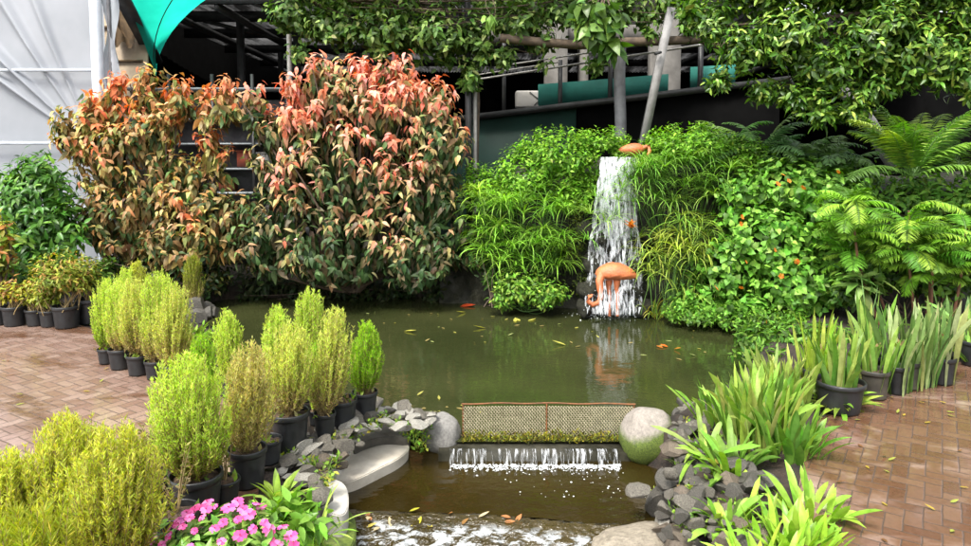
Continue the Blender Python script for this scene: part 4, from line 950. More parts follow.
# left: dark glossy shrub, croton at the edge, shrub in a pot
bush('broadleaf_shrub', 'dark green glossy shrub in front of the white greenhouse', 'shrub', (at_d(40, 0, 8.4)[0], 8.4, 0), [E(40, 215, 8.4, 40, 66), E(14, 225, 8.4, 34, 60), E(62, 240, 8.3, 26, 44), E(36, 172, 8.4, 20, 26), E(22, 265, 8.2, 40, 34)], 420, 9, .135, .058,
     greens([(0.045, 0.13, 0.018), (0.07, 0.19, 0.025), (0.15, 0.31, 0.045)], [3, 3, 2]), mat='gloss_leaf', droop=.35, seed=35, nbr=22, brr=.018, bend=.3)
bush('croton', 'yellow and orange tinged shrub cut off by the left edge', 'shrub', (at_d(-8, 0, 7.6)[0], 7.6, 0), [E(-8, 250, 7.6, 26, 34), E(0, 232, 7.6, 12, 16)], 90, 10, .13, .05,
     greens([(0.16, 0.26, 0.03), (0.30, 0.30, 0.04), (0.42, 0.18, 0.05)], [4, 3, 1]), seed=36, nbr=10, mat='gloss_leaf')

# ------------------------------------------------------------------ vines and trees above
vg = greens([(0.05, 0.105, 0.018), (0.09, 0.17, 0.032), (0.16, 0.26, 0.055), (0.28, 0.36, 0.11)], [4, 4, 3, 1])
dV = 9.5
vine_e = [E(595, 62, 9.3, 10, 14), E(650, 30, 9.3, 14, 12), E(545, 60, 9.4, 10, 10), E(540, 40, 9.55, 26, 16), E(505, 52, 9.5, 16, 18), E(640, 12, 9.5, 30, 22), E(672, 0, 9.4, 30, 22), E(690, 20, 9.3, 16, 18), E(290, 12, dV, 30, 26), E(335, 25, dV, 36, 30), E(385, 28, dV, 42, 34), E(440, 36, dV, 42, 34), E(478, 40, dV, 30, 36), E(520, 20, dV, 36, 24), E(565, 12, dV, 36, 24), E(610, 5, dV, 34, 24), E(360, -10, dV + .3, 90, 30), E(500, -15, dV + .3, 90, 30), E(600, -20, dV + .3, 60, 24), E(470, 75, dV, 14, 24), E(300, 48, dV, 14, 16)]
bush('climbing_vine', 'green leafy vine hanging along the top from the pergola log, above the coral shrub', 'vine', (at_d(470, 0, 9.7)[0], 9.7, .2), vine_e, 1300, 8, .115, .062, vg, droop=.55, seed=41, nbr=34, brr=.014, inner=.45, front=.2, bend=.25, start=[at_d(x, y, 9.6) for x, y in ((468, 20), (380, 0), (300, -5), (560, 0), (610, -5), (430, 10), (340, 0))])
o = bpy.data.objects['climbing_vine']; mb = MB(); mb.tube([(at_d(474, 0, 9.7)[0], 9.72, .2), at_d(478, 100, 9.7), at_d(474, 40, 9.7), at_d(440, 5, 9.65), at_d(330, -5, 9.65)], [.03, .028, .025, .02, .012], 8); mb.build('main_stem', M['bark'], o, o.location, smooth=True)
bush('big_leaf_climber', 'clump of big glossy light green leaves hanging from the log left of the grey post', 'climber', at_d(600, 20, 8.9), [E(600, 22, 8.9, 26, 22), E(590, 8, 8.9, 24, 14), E(612, 42, 8.9, 10, 12)], 26, 5, .25, .15,
     greens([(0.10, 0.20, 0.035), (0.17, 0.30, 0.05), (0.06, 0.13, 0.025)]), tpl='heart', mat='gloss_leaf', droop=.9, seed=42, nbr=8, brr=.012, gap=.05, start=[at_d(605, -10, 9.0)])
bush('big_leaf_climber', 'single pale green leaf sprig hanging among the vines right of the dark post', 'climber', at_d(490, 8, 8.8), [E(490, 14, 8.8, 5, 8)], 4, 2, .2, .1, greens([(0.30, 0.45, 0.12)]), tpl='heart', droop=1.2, seed=43, nbr=2, brr=.006, start=[at_d(488, -8, 9.0)])
# overhanging tree at the top right: trunk stands to the right, limbs reach over the pond
tb = (at_d(1060, 0, 7.9)[0], 7.9, 0)
tr_e = [E(712, 20, 7.8, 28, 26), E(745, 45, 7.7, 34, 30), E(720, 78, 7.8, 18, 14), E(765, 88, 7.8, 24, 16), E(790, 30, 7.6, 44, 40), E(830, 62, 7.6, 46, 36), E(880, 30, 7.5, 56, 46), E(875, 85, 7.5, 34, 22), E(930, 50, 7.4, 56, 46), E(975, 70, 7.3, 44, 40), E(740, -20, 7.8, 40, 28), E(830, -25, 7.6, 70, 34), E(930, -25, 7.5, 70, 40), E(1000, 10, 7.4, 60, 50), E(800, 95, 7.6, 30, 18), E(850, 108, 7.6, 30, 16), E(820, 112, 7.5, 24, 12), E(770, -15, 7.9, 60, 30), E(860, -10, 7.8, 60, 30), E(950, -10, 7.7, 60, 30), E(690, 8, 7.8, 16, 16)]
tree_t = bush('overhanging_tree', 'dense glossy green tree hanging over the top right corner', 'tree', tb, tr_e, 2700, 8, .105, .042,
     greens([(0.04, 0.10, 0.012), (0.075, 0.17, 0.02), (0.15, 0.28, 0.035), (0.30, 0.43, 0.07)], [4, 4, 3, 2]), mat='gloss_leaf', droop=.45, seed=44, nbr=0, inner=.4, front=.0, bend=.2)
mb = MB(); r = np.random.default_rng(45)
tt = np.linspace(0, 1, 10)[:, None]; top = at_d(985, 20, 7.6)
mb.tube(A(tb) * (1 - tt) + top * tt + A((.08, 0, 0)) * np.sin(tt * 5), np.linspace(.16, .1, 10), 10); mb.build('trunk', M['bark'], tree_t, tb, smooth=True)
for (px, py, dd) in [(700, 30, 7.8), (735, 62, 7.8), (770, 85, 7.8), (830, 40, 7.6), (845, 80, 7.6), (800, -20, 7.7), (900, -20, 7.6), (900, 90, 7.5)]:
    e = at_d(px, py, dd); t_ = np.linspace(0, 1, 14)[:, None]; m_ = top * .5 + e * .5 + A((0, r.normal(0, .1), .15 + .1 * r.random())); mb = MB()
    pts = (1 - t_) ** 2 * top + 2 * t_ * (1 - t_) * m_ + t_ ** 2 * e; pts[1:-1] += r.normal(0, .012, (12, 3)); mb.tube(pts, np.linspace(.045, .008, 14), 7); mb.build('limb', M['bark'], tree_t, tb, smooth=True)
c = at_d(885, 150, 8.9); mb = MB(); e = at_d(850, 98, 9.1); mb.tube([c + (c - e) * .3, c, (c + e) / 2 + A((.02, 0, .02)), e, e + (e - c) * .6], [.10, .095, .09, .085, .08], 12); o = mb.build('leaning_log', M['weathered'], None, c, smooth=True)
props(o, 'pale grey log leaning in shade below the overhanging tree', 'log')

# ------------------------------------------------------------------ plants on the mound
BR = [(0.15, 0.34, 0.025), (0.22, 0.43, 0.04), (0.09, 0.21, 0.02), (0.30, 0.50, 0.07)]
bush('mint_mound', 'bright green small leaved mound above the waterfall, left of its lip', 'ground cover', at_d(550, 200, 8.7),
     [E(556, 152, 8.75, 46, 28), E(525, 172, 8.7, 34, 30), E(585, 165, 8.8, 24, 30), E(600, 138, 8.75, 30, 13), E(618, 148, 8.62, 12, 8), E(500, 190, 8.8, 26, 24), E(572, 190, 8.7, 28, 24), E(478, 182, 8.9, 20, 22)], 900, 8, .07, .036, greens(BR, [4, 4, 2, 1]), tpl='small', droop=.1, seed=51, nbr=12, brr=.006, bark='greenstem', gap=.02, upb=.8)
bush('mint_mound', 'bright green small leaved mound above the waterfall, right of its lip', 'ground cover', at_d(700, 190, 8.6),
     [E(690, 142, 8.6, 48, 20), E(735, 152, 8.55, 30, 20), E(660, 146, 8.65, 24, 16), E(760, 165, 8.5, 24, 24)], 620, 8, .07, .036, greens(BR, [4, 4, 2, 1]), tpl='small', droop=.1, seed=52, nbr=12, brr=.006, bark='greenstem', gap=.02, upb=.8)
bush('moss_cushion', 'olive mossy cushion on the rock beside the waterfall on its left', 'moss', at_d(575, 240, 8.45), [E(578, 225, 8.5, 15, 18), E(570, 250, 8.45, 18, 20), E(583, 285, 8.35, 12, 18)], 260, 7, .045, .018,
     greens([(0.10, 0.14, 0.012), (0.06, 0.09, 0.012), (0.03, 0.045, 0.008)]), tpl='small', droop=.3, seed=53, nbr=0)
bush('leafy_shrub', 'low bright green leafy plant at the water edge left of the waterfall', 'plant', at_z(522, 308, -.15), [E(520, 285, 8.3, 28, 20), E(545, 292, 8.25, 26, 16), E(505, 296, 8.3, 18, 12)], 300, 8, .075, .036, greens([(0.15, 0.32, 0.03), (0.08, 0.18, 0.02), (0.26, 0.40, 0.06)]), droop=.4, seed=54, nbr=14, brr=.005, bark='greenstem')
bush('leafy_shrub', 'shaded leafy filler between the coral shrub and the umbrella sedge', 'plant', at_z(488, 306, -.1), [E(490, 255, 8.6, 22, 40), E(545, 250, 8.6, 30, 34), E(492, 215, 8.75, 26, 26)], 300, 8, .08, .036, greens([(0.04, 0.09, 0.014), (0.06, 0.14, 0.02), (0.10, 0.19, 0.03)]), droop=.5, seed=55, nbr=8, brr=.006)

def sedge(name, label, base, centres, d, rpx, cols, seed, rays=20, cat='sedge', w_=.011, droop=1.5, rlen=None):
    r = np.random.default_rng(seed); t = thing(name, label, cat, base); mb = MB(); ms = MB(); b = A(base)
    for (px, py) in centres:
        dd = d + r.normal(0, .1); c = at_d(px, py, dd); s = b + A((r.normal(0, .14), r.normal(0, .05) + .05, 0)); s[0] = s[0] * .5 + c[0] * .5
        tt = np.linspace(0, 1, 8)[:, None]; m = (s + c) / 2 + A((0, .05, .25)); ms.tube((1 - tt) ** 2 * s + 2 * tt * (1 - tt) * m + tt ** 2 * c, .004, 5)
        L0 = rpx / F * d
        cc = palette(1, cols, None, .15, r)[0]
        for k in range(rays):
            mb.strap(c, k * 2.4 + r.random() * .5, .55 + r.normal(0, .25), L0 * (.75 + .5 * r.random()), w_ * (.8 + .5 * r.random()), droop * (.7 + .6 * r.random()), cc * (1 + r.normal(0, .15)), 5, .2, r.normal(0, .3), prof=([0, .2, .7, 1], [.4, 1, .8, .03]))
    mb.build('leaves', M['leaf'], t, base); ms.build('stems', M['greenstem'], t, base); return t
r = np.random.default_rng(61)
SG = [(0.22, 0.44, 0.045), (0.29, 0.52, 0.06), (0.15, 0.32, 0.035)]
cs = [(476 + 90 * r.random(), 188 + 78 * r.random()) for _ in range(74)]
sedge('umbrella_sedge', 'umbrella sedge with drooping grassy heads left of the waterfall', at_d(525, 300, 8.5), cs, 8.35, 28, SG, 62, 18)
cs = [(632 + 100 * r.random(), 152 + 50 * r.random()) for _ in range(52)] + [(622, 188), (594, 196), (590, 214), (588, 240), (640, 236), (643, 256), (645, 272), (618, 200), (628, 178), (615, 215), (606, 222)]
sedge('umbrella_sedge', 'umbrella sedge arching over the right side of the waterfall near its top', at_d(690, 240, 8.5), cs, 8.25, 32, [(0.17, 0.36, 0.045), (0.24, 0.45, 0.07), (0.12, 0.25, 0.03)], 63, 20)
cs = [(646 + 72 * r.random(), 215 + 80 * r.random()) for _ in range(46)]
sedge('umbrella_sedge', 'yellow green umbrella sedge low beside the right foot of the waterfall', at_z(665, 316, -.15), cs, 8.1, 34, [(0.26, 0.38, 0.05), (0.34, 0.44, 0.07), (0.18, 0.28, 0.04)], 64, 14, w_=.014, droop=1.7)
def strapclump(name, label, base, n, L, W, cols, seed, el=(1.0, .3), droop=(1.0, .4), rad=.08, cat='plant', mat='leaf', group=None, seg=7, wave=.0, fold=.25, twist=.3, rz=0, tip=None, parent=None, pname='leaves', jit=.16, edge=None):
    r = np.random.default_rng(seed); t = parent or thing(name, label, cat, base, rz, group); mb = MB()
    for k in range(n):
        a = r.random() * 6.283; rr = rad * r.random() ** .6
        c = palette(1, cols, None, jit, r)[0]
        q = r.random()
        mb.strap((math.cos(a) * rr, math.sin(a) * rr, 0), a + r.normal(0, .5), np.clip(el[0] + r.normal(0, el[1]), .2, 1.55), L * (.6 + .5 * q), W * (.75 + .4 * r.random()), max(.05, droop[0] + r.normal(0, droop[1])), c, seg, fold, r.normal(0, twist), prof=tip, wave=r.normal(0, wave))
    mb.build(pname, M[mat], t, (0, 0, 0), smooth=True); return t
for k, (px, d_, n_) in enumerate(((655, 8.0, 46), (690, 8.0, 36))):
    b = at_z(px, 318, -.2)
    strapclump('grass_clump', ['yellowing grassy clump leaning over the water right of the flamingo', 'second grassy clump on the bank, right of the yellowing one'][k], (b[0], b[1] + .05, -.2), n_, .42, .014, [(0.30, 0.36, 0.05), (0.20, 0.30, 0.04), (0.36, 0.33, 0.07)], 70 + k, (1.1, .3), (1.5, .5), .12, 'grass')
bush('flowering_vine', 'broad bank of heart leaved vine with small orange flowers right of the waterfall', 'vine', at_z(790, 325, 0),
     [E(745, 205, 8.1, 34, 40), E(790, 185, 8.1, 50, 34), E(830, 200, 7.9, 44, 40), E(770, 240, 7.9, 54, 44), E(725, 270, 8.0, 40, 40), E(800, 280, 7.7, 54, 40), E(735, 305, 7.75, 44, 20), E(700, 300, 7.95, 34, 20), E(840, 250, 7.7, 40, 44)], 1050, 6, .085, .078,
     greens([(0.11, 0.27, 0.03), (0.17, 0.38, 0.045), (0.27, 0.50, 0.08), (0.06, 0.15, 0.018)], [4, 4, 2, 3]), tpl='heart', mat='leaf', droop=.45, seed=81, nbr=0, gap=.03)
vine = bpy.data.objects['flowering_vine']
r = np.random.default_rng(82)
def flower_mb(np_, L, W, col, r, cup=.35, centre=(.45, .3, .05)):
    mb = MB(); a = np.arange(np_) * 2 * math.pi / np_ + r.random()
    D = np.stack([np.cos(a), np.sin(a), np.full(np_, cup)], -1)
    mb.leaves(np.zeros((np_, 3)), D, np.tile(A((0, 0, 1.0)), (np_, 1)), L, W, palette(np_, col, None, .08, r), 'petal', .15); 
    mb.leaves(np.zeros((4, 3)) + A((0, 0, .002)), A([(1, 0, 1), (-1, 0, 1), (0, 1, 1), (0, -1, 1.)]), np.tile(A((0, 0, 1.0)), (4, 1)), L * .2, L * .15, centre, 'blade'); return mb
fo = flower_mb(5, .042, .036, [(0.75, 0.16, 0.02), (0.70, 0.26, 0.04)], r).build('flower', M['petal'], vine)
vb = A(vine.location); first = True
for (px, py, dd) in [(783, 175, 7.35), (789, 181, 7.3), (778, 184, 7.4), (803, 188, 7.3), (742, 217, 7.4), (741, 224, 7.45), (781, 276, 6.95), (797, 262, 6.95), (775, 250, 7.1), (838, 172, 7.2), (746, 262, 7.3), (716, 288, 7.4), (766, 322, 7.05), (850, 262, 7.0), (741, 288, 7.2)]:
    o = fo if first else fo.copy()
    if not first: COL.objects.link(o); o.parent = vine
    first = False; o.location = at_d(px, py, dd) - vb; o.rotation_euler = (1.1 + r.normal(0, .3), r.normal(0, .4), r.random() * 3)
    sc_ = .55 + .4 * r.random(); o.scale = (sc_,) * 3
bush('leafy_shrub', 'dense small leaved green filler at the water edge below the flowering vine', 'plant', at_z(720, 326, -.15), [E(700, 312, 7.75, 40, 14), E(745, 318, 7.5, 40, 14), E(775, 318, 7.3, 34, 18)], 300, 8, .055, .03, greens([(0.10, 0.24, 0.025), (0.17, 0.33, 0.04), (0.06, 0.13, 0.018)]), tpl='small', droop=.3, seed=83, nbr=0, gap=.015)
c = at_d(632, 226, 8.2); t = thing('bird_of_paradise_flower', 'orange flower spray standing in front of the falling water', 'flower', (c[0], c[1], c[2] - .12)); r = np.random.default_rng(84); mb = MB()
for k in range(9): mb.strap((r.normal(0, .02), 0, .09 + .04 * r.random()), r.random() * 6.3, .9 + r.normal(0, .4), .11, .035, .6, palette(1, [(0.72, 0.2, 0.02), (0.75, 0.32, 0.04)], None, .1, r)[0], 4)
mb.build('petals', M['petal'], t)
mb = MB(); mb.tube([(.02, .15, -.1), (.0, .05, 0), (0, 0, .12)], .007, 6); mb.build('stem', M['greenstem'], t)

def frond(mb, ms, p0, az, el, L, droop, nleaf, ll, lw, col, r, sweep=.9, ldroop=.5, seg=14):
    t = np.linspace(0, 1, seg + 1); e = el - droop * t ** 1.3; az_ = az + .15 * np.sin(t * 2)
    T = np.stack([np.cos(e) * np.cos(az_), np.cos(e) * np.sin(az_), np.sin(e)], -1)
    P = A(p0, float) + np.concatenate([[np.zeros(3)], np.cumsum((T[:-1] + T[1:]) / 2 * L / seg, 0)])
    ms.tube(P, np.linspace(.006, .0018, seg + 1), 5)
    s = np.linspace(.12, .99, nleaf); pp = np.stack([np.interp(s, t, P[:, k]) for k in range(3)], -1); tt = np.stack([np.interp(s, t, T[:, k]) for k in range(3)], -1); tt /= np.linalg.norm(tt, axis=1)[:, None]
    sd_ = np.cross(tt, A((0, 0, 1.0))); sd_ /= np.linalg.norm(sd_, axis=1)[:, None] + 1e-9; up = np.cross(sd_, tt)
    for sg in (1, -1):
        D = sd_ * sg * sweep + tt * .55 + up * .15 + A((0, 0, -.12)) + r.normal(0, .07, (nleaf, 3))
        ln = ll * np.sin(math.pi * (s * .86 + .1)) ** .6 * (.85 + .3 * r.random(nleaf))
        mb.leaves(pp, D, up + r.normal(0, .12, (nleaf, 3)), ln, lw, np.clip(col * (1 + r.normal(0, .14, (nleaf, 1))), 0, 1), 'leaf', ldroop * (.6 + .6 * r.random(nleaf)))
def fern(name, label, base, n, L, el, droop, nleaf, ll, lw, cols, seed, cat='fern', azr=(0, 6.283), h0=0.0, stems=None, mat='leaf', rad=.05):
    r = np.random.default_rng(seed); t = thing(name, label, cat, base); mb, ms = MB(), MB()
    for k in range(n):
        c = palette(1, cols, None, .12, r)[0]; a = azr[0] + (azr[1] - azr[0]) * r.random(); p = (math.cos(a) * rad * r.random(), math.sin(a) * rad * r.random(), h0 * (.6 + .5 * r.random()) if h0 else 0)
        if stems: s = stems[r.integers(len(stems))]; p = (s[0], s[1], s[2] * (.55 + .45 * r.random()))
        frond(mb, ms, p, a, el + r.normal(0, .25), L * (.7 + .5 * r.random()), droop * (.7 + .6 * r.random()), nleaf, ll, lw, c, r)
    mb.build('fronds', M[mat], t); ms.build('ribs', M['greenstem'], t)
    if stems:
        for s in stems:
            mb = MB(); mb.tube([(s[0] * .6, s[1] * .6, -.1), (s[0] * .9, s[1] * .9, s[2] * .5), (s[0], s[1], s[2])], [.016, .014, .01], 8); mb.build('cane', M['cane'], t, smooth=True)
    return t
DF = [(0.07, 0.15, 0.045), (0.11, 0.22, 0.065), (0.17, 0.29, 0.09)]
for k, (px, py, dd, n, L, lab) in enumerate([(762, 140, 8.6, 13, .75, 'bluish dark fern arching at the top of the mound under the tree'), (800, 150, 8.4, 16, .7, 'dark fern at the top of the mound, lower and further right than the bluish one'), (730, 128, 8.9, 12, .6, 'green fern just right of the mint mound against the dark gallery front'), (835, 150, 8.3, 12, .6, 'grey green fern left of the pale leaning trunk')]):
    fern('fern', lab, at_d(px, py + 22, dd), n, L, 1.0, 1.5, 22, .13, .026, DF if k != 2 else [(0.08, 0.19, 0.03)], 90 + k)
fern('cycad', 'cycad with stiff dark feather leaves and pale new fronds right of the dark ferns', at_d(912, 176, 7.35), 34, .95, 1.1, 1.0, 34, .17, .019, [(0.07, 0.16, 0.03), (0.14, 0.28, 0.04), (0.28, 0.45, 0.07)], 95, 'cycad', rad=.08)
fern('palm', 'small fan of pale palm fronds at the right edge under the tree', at_d(965, 175, 7.8), 9, .8, .9, 1.2, 26, .2, .016, [(0.20, 0.30, 0.06), (0.13, 0.24, 0.04)], 96, 'palm')
r = np.random.default_rng(97)
st = [(r.normal(0, .45), r.normal(0, .18), .70 + .62 * r.random()) for _ in range(12)]
b = at_z(925, 318, 0)
fern('bamboo_palm', 'bright yellow green feathery palm with reddish canes behind the right row of pots', (b[0], 7.1, 0), 240, .46, .8, 1.5, 26, .13, .015, [(0.17, 0.36, 0.03), (0.26, 0.46, 0.05), (0.11, 0.25, 0.025)], 98, 'palm', h0=0, stems=st)
fern('bamboo_palm', 'feathery green palm frond fan between the flowering vine and the cane palm', (at_d(868, 0, 7.3)[0], 7.35, .2), 40, .62, .95, 1.4, 28, .14, .016, [(0.16, 0.36, 0.035), (0.24, 0.45, 0.05)], 99, 'palm', h0=.5, rad=.12)
bush('leafy_shrub', 'dark leafy filler under the cane palm at the right edge', 'plant', (at_d(930, 0, 7.2)[0], 7.3, 0), [E(880, 255, 7.3, 36, 40), E(940, 265, 7.1, 44, 40), E(975, 240, 7.2, 30, 50), E(850, 285, 7.2, 28, 24)], 300, 7, .11, .05, greens([(0.05, 0.12, 0.018), (0.10, 0.22, 0.03), (0.16, 0.31, 0.04)]), seed=100, nbr=10, brr=.008, droop=.4)
bush('leafy_shrub', 'shaded filler of green leaves between the ferns and the flowering vine', 'plant', at_d(860, 200, 8.1), [E(850, 175, 8.3, 40, 20), E(900, 195, 8.0, 40, 24), E(800, 165, 8.5, 40, 14), E(950, 195, 7.9, 40, 30), E(985, 200, 7.7, 40, 34), E(920, 185, 8.0, 30, 20)], 420, 7, .1, .045, greens([(0.09, 0.21, 0.03), (0.14, 0.30, 0.04), (0.22, 0.40, 0.06)]), seed=101, nbr=6, brr=.008, droop=.4)
bush('leafy_shrub', 'low leafy cover on the bank behind the strap leaf clumps', 'plant', at_z(775, 352, 0), [E(760, 338, 6.5, 30, 14), E(795, 334, 6.6, 34, 18), E(830, 335, 6.5, 30, 16), E(775, 356, 6.1, 22, 12), E(745, 352, 6.2, 16, 9)], 200, 7, .075, .034, greens([(0.08, 0.19, 0.025), (0.15, 0.30, 0.04), (0.05, 0.11, 0.018)]), seed=105, nbr=0, droop=.3, gap=.015)
t = bush('dumb_cane', 'broad spotted leaf rosette in front of the cane palm, above the right pots', 'plant', at_z(862, 330, 0), [E(862, 280, 6.9, 20, 12)], 5, 7, .22, .085, greens([(0.10, 0.20, 0.04), (0.17, 0.28, 0.07)]), mat='gloss_leaf', droop=.2, seed=102, nbr=4, brr=.01, bark='greenstem')

# ------------------------------------------------------------------ pots
def pot_meshes(rad, h, mat):
    mb = MB(); mb.lathe([(.001, .004), (rad * .76, .004), (rad * .78, .0), (rad * .80, .012), (rad * .93, h * .80), (rad * .935, h * .845), (rad * 1.0, h * .85), (rad * 1.02, h * .88), (rad * 1.02, h * .975), (rad * 1.0, h), (rad * .945, h), (rad * .93, h * .97), (rad * .90, h * .80)], 36); return mb
def add_pot(t, rad, h, mat='pot', fill=.84, weeds=0, seed=0):
    o = pot_meshes(rad, h, mat).build('pot', M[mat], t, smooth=True)
    mb = MB(); n = 22; ang = np.linspace(0, 2 * math.pi, n, endpoint=False); rg = np.random.default_rng(seed)
    V = [(0, 0, h * fill + .012)]
    for q in (.35, .7, 1.0):
        for a in ang: V.append((math.cos(a) * rad * .93 * q, math.sin(a) * rad * .93 * q, h * fill + rg.normal(0, .004) + .01 * (1 - q)))
    F3 = [(0, 1 + k, 1 + (k + 1) % n) for k in range(n)]; mb.add(V, F3)
    F4 = [(1 + n * a_ + k, 1 + n * (a_ + 1) + k, 1 + n * (a_ + 1) + (k + 1) % n, 1 + n * a_ + (k + 1) % n) for a_ in (0, 1) for k in range(n)]
    mb.f.setdefault(4, []).append(A(F4)); mb.build('soil', M['potting'], t, smooth=True)
    if weeds:
        mb = MB(); P = np.stack([rg.normal(0, rad * .5, weeds), rg.normal(0, rad * .5, weeds), np.full(weeds, h * fill + .01)], -1); P[:, :2] = np.clip(P[:, :2], -rad * .75, rad * .75)
        mb.leaves(P, unit(weeds, rg) * .8 + A((0, 0, .8)), unit(weeds, rg), .05, .022, palette(weeds, [(0.22, .33, .04), (.12, .2, .03), (.3, .25, .1)], None, .2, rg), 'small'); mb.build('weeds', M['leaf'], t)

def feather_bush(mb, ms, r, h, rad, z0, cols, low, nspr=210, nlf=34, lean=(0, 0), ll=.036, lw=.0046, narrow=1.0, loose=.0):
    """summer-cypress habit: upright sprigs from one stem, each clothed with fine leaves"""
    zs = r.random(nspr) ** .8
    for k in range(nspr):
        u = .06 + .94 * zs[k]; prof = min(1, .38 + 2.0 * u) * (1 if u < .55 else math.sqrt(max(.03, 1 - ((u - .55) / .46) ** 2)))
        a = r.random() * 6.283; q = rad * prof * (r.random() ** .36) * (1 + r.normal(0, .09) + loose * r.normal(0, .12))
        tipz = z0 + h * (.10 + .90 * u) * (1 + r.normal(0, .02))
        tip = A((math.cos(a) * q + lean[0] * u, math.sin(a) * q + lean[1] * u, tipz)); st_z = z0 + max(.02, (u - .5)) * h * .8
        b = A((lean[0] * (u - .4) * .8, lean[1] * (u - .4) * .8, st_z)) if u > .4 else A((r.normal(0, .01), r.normal(0, .01), z0))
        m = b * .45 + tip * .55 + A((math.cos(a), math.sin(a), 0)) * q * .4 + A((0, 0, -.06 * h))
        t = np.linspace(0, 1, 7)[:, None]; path = (1 - t) ** 2 * b + 2 * t * (1 - t) * m + t ** 2 * tip
        ms.tube(path, np.linspace(.0028, .0009, 7), 3, cap=False)
        s = .28 + .72 * np.sort(r.random(nlf)) ** .85; tv = s[:, None]
        pp = (1 - tv) ** 2 * b + 2 * tv * (1 - tv) * m + tv ** 2 * tip; tg = 2 * (1 - tv) * (m - b) + 2 * tv * (tip - m); tg /= np.linalg.norm(tg, axis=1)[:, None] + 1e-9
        D = tg * .75 + unit(nlf, r) * .75 + A((0, 0, .25))
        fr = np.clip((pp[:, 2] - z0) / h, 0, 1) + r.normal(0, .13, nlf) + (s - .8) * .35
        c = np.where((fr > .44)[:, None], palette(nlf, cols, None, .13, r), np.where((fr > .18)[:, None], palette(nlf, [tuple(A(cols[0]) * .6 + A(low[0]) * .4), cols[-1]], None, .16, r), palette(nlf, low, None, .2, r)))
        mb.leaves(pp, D, unit(nlf, r), ll * (.6 + .7 * r.random(nlf)) * (1 - .25 * s), lw, c, 'blade')
    ms.tube([(0, 0, z0 - .03), (lean[0] * .2, lean[1] * .2, z0 + h * .3), (lean[0] * .6, lean[1] * .6, z0 + h * .65)], [.009, .007, .003], 6)
YG = [(0.58, 0.74, 0.12), (0.66, 0.79, 0.17), (0.47, 0.64, 0.09)]
YT = [(0.64, 0.71, 0.16), (0.71, 0.75, 0.20), (0.55, 0.65, 0.12)]
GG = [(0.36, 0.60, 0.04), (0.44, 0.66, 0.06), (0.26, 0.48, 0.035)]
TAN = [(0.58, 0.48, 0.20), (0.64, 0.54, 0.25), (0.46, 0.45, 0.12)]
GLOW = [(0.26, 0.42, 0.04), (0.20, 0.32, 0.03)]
OLV = [(0.58, 0.62, 0.10), (0.66, 0.68, 0.13), (0.46, 0.51, 0.07)]
def kochia(label, bx, by, top_y, wpx, potw, cols, low, seed, poth=None, lean=(0, 0), group=None, matp='pot', nspr=210, loose=.25, rim=True, name='potted_feather_bush', ll=.029):
    p = at_z(bx, by, 0.006); d = p[1]; k = d / F
    H = (at_d(bx, top_y, d)[2]); pr = potw * k / 2 / 1.02; ph = poth or pr * 1.75
    t = thing(name, label, 'potted plant', (p[0], p[1], .006), 0, group); r = np.random.default_rng(seed)
    lean = (lean[0] + r.normal(0, .025), lean[1] + r.normal(0, .025))
    add_pot(t, pr, ph, matp, weeds=14, seed=seed)
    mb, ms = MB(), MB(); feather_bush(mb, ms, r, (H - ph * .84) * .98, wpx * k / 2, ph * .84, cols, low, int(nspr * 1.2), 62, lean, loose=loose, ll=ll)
    mb.build('foliage', M['feather'], t); ms.build('stems', M['twig'], t); return t
G1 = 'feathery potted bushes in the row beside the left paving'
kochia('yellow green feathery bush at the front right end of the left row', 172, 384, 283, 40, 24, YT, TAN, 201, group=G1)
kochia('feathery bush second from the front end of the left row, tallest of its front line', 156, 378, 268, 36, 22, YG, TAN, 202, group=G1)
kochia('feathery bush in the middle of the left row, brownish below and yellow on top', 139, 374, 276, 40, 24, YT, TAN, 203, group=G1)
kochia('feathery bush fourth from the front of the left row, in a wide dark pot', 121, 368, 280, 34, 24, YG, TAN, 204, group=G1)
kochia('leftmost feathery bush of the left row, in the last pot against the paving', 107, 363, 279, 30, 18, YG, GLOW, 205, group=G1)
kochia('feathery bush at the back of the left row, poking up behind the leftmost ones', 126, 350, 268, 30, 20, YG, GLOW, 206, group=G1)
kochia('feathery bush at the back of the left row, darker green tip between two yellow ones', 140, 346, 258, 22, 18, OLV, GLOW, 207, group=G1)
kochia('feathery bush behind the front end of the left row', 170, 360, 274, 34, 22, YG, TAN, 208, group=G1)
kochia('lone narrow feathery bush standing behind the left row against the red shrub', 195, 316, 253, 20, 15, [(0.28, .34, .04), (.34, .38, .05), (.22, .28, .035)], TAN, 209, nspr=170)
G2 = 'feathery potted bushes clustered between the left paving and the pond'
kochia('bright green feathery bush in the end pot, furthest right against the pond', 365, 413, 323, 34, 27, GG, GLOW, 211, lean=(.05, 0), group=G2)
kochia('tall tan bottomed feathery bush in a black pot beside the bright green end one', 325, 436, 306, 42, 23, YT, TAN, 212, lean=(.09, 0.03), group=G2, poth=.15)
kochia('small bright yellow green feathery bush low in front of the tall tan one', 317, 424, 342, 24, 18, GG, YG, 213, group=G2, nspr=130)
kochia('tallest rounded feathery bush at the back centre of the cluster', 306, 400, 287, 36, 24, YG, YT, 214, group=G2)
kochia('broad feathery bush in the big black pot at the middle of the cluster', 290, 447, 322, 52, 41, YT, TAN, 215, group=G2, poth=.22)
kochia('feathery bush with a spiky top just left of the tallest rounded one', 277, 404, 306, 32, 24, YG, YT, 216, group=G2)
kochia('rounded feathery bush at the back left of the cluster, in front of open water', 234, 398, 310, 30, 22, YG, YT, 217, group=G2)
kochia('straw coloured feathery bush in a black pot, behind the large front one', 248, 484, 340, 50, 40, [(0.60, 0.56, 0.19), (.66, .60, .22), (.54, .54, .13)], TAN, 218, group=G2, poth=.20)
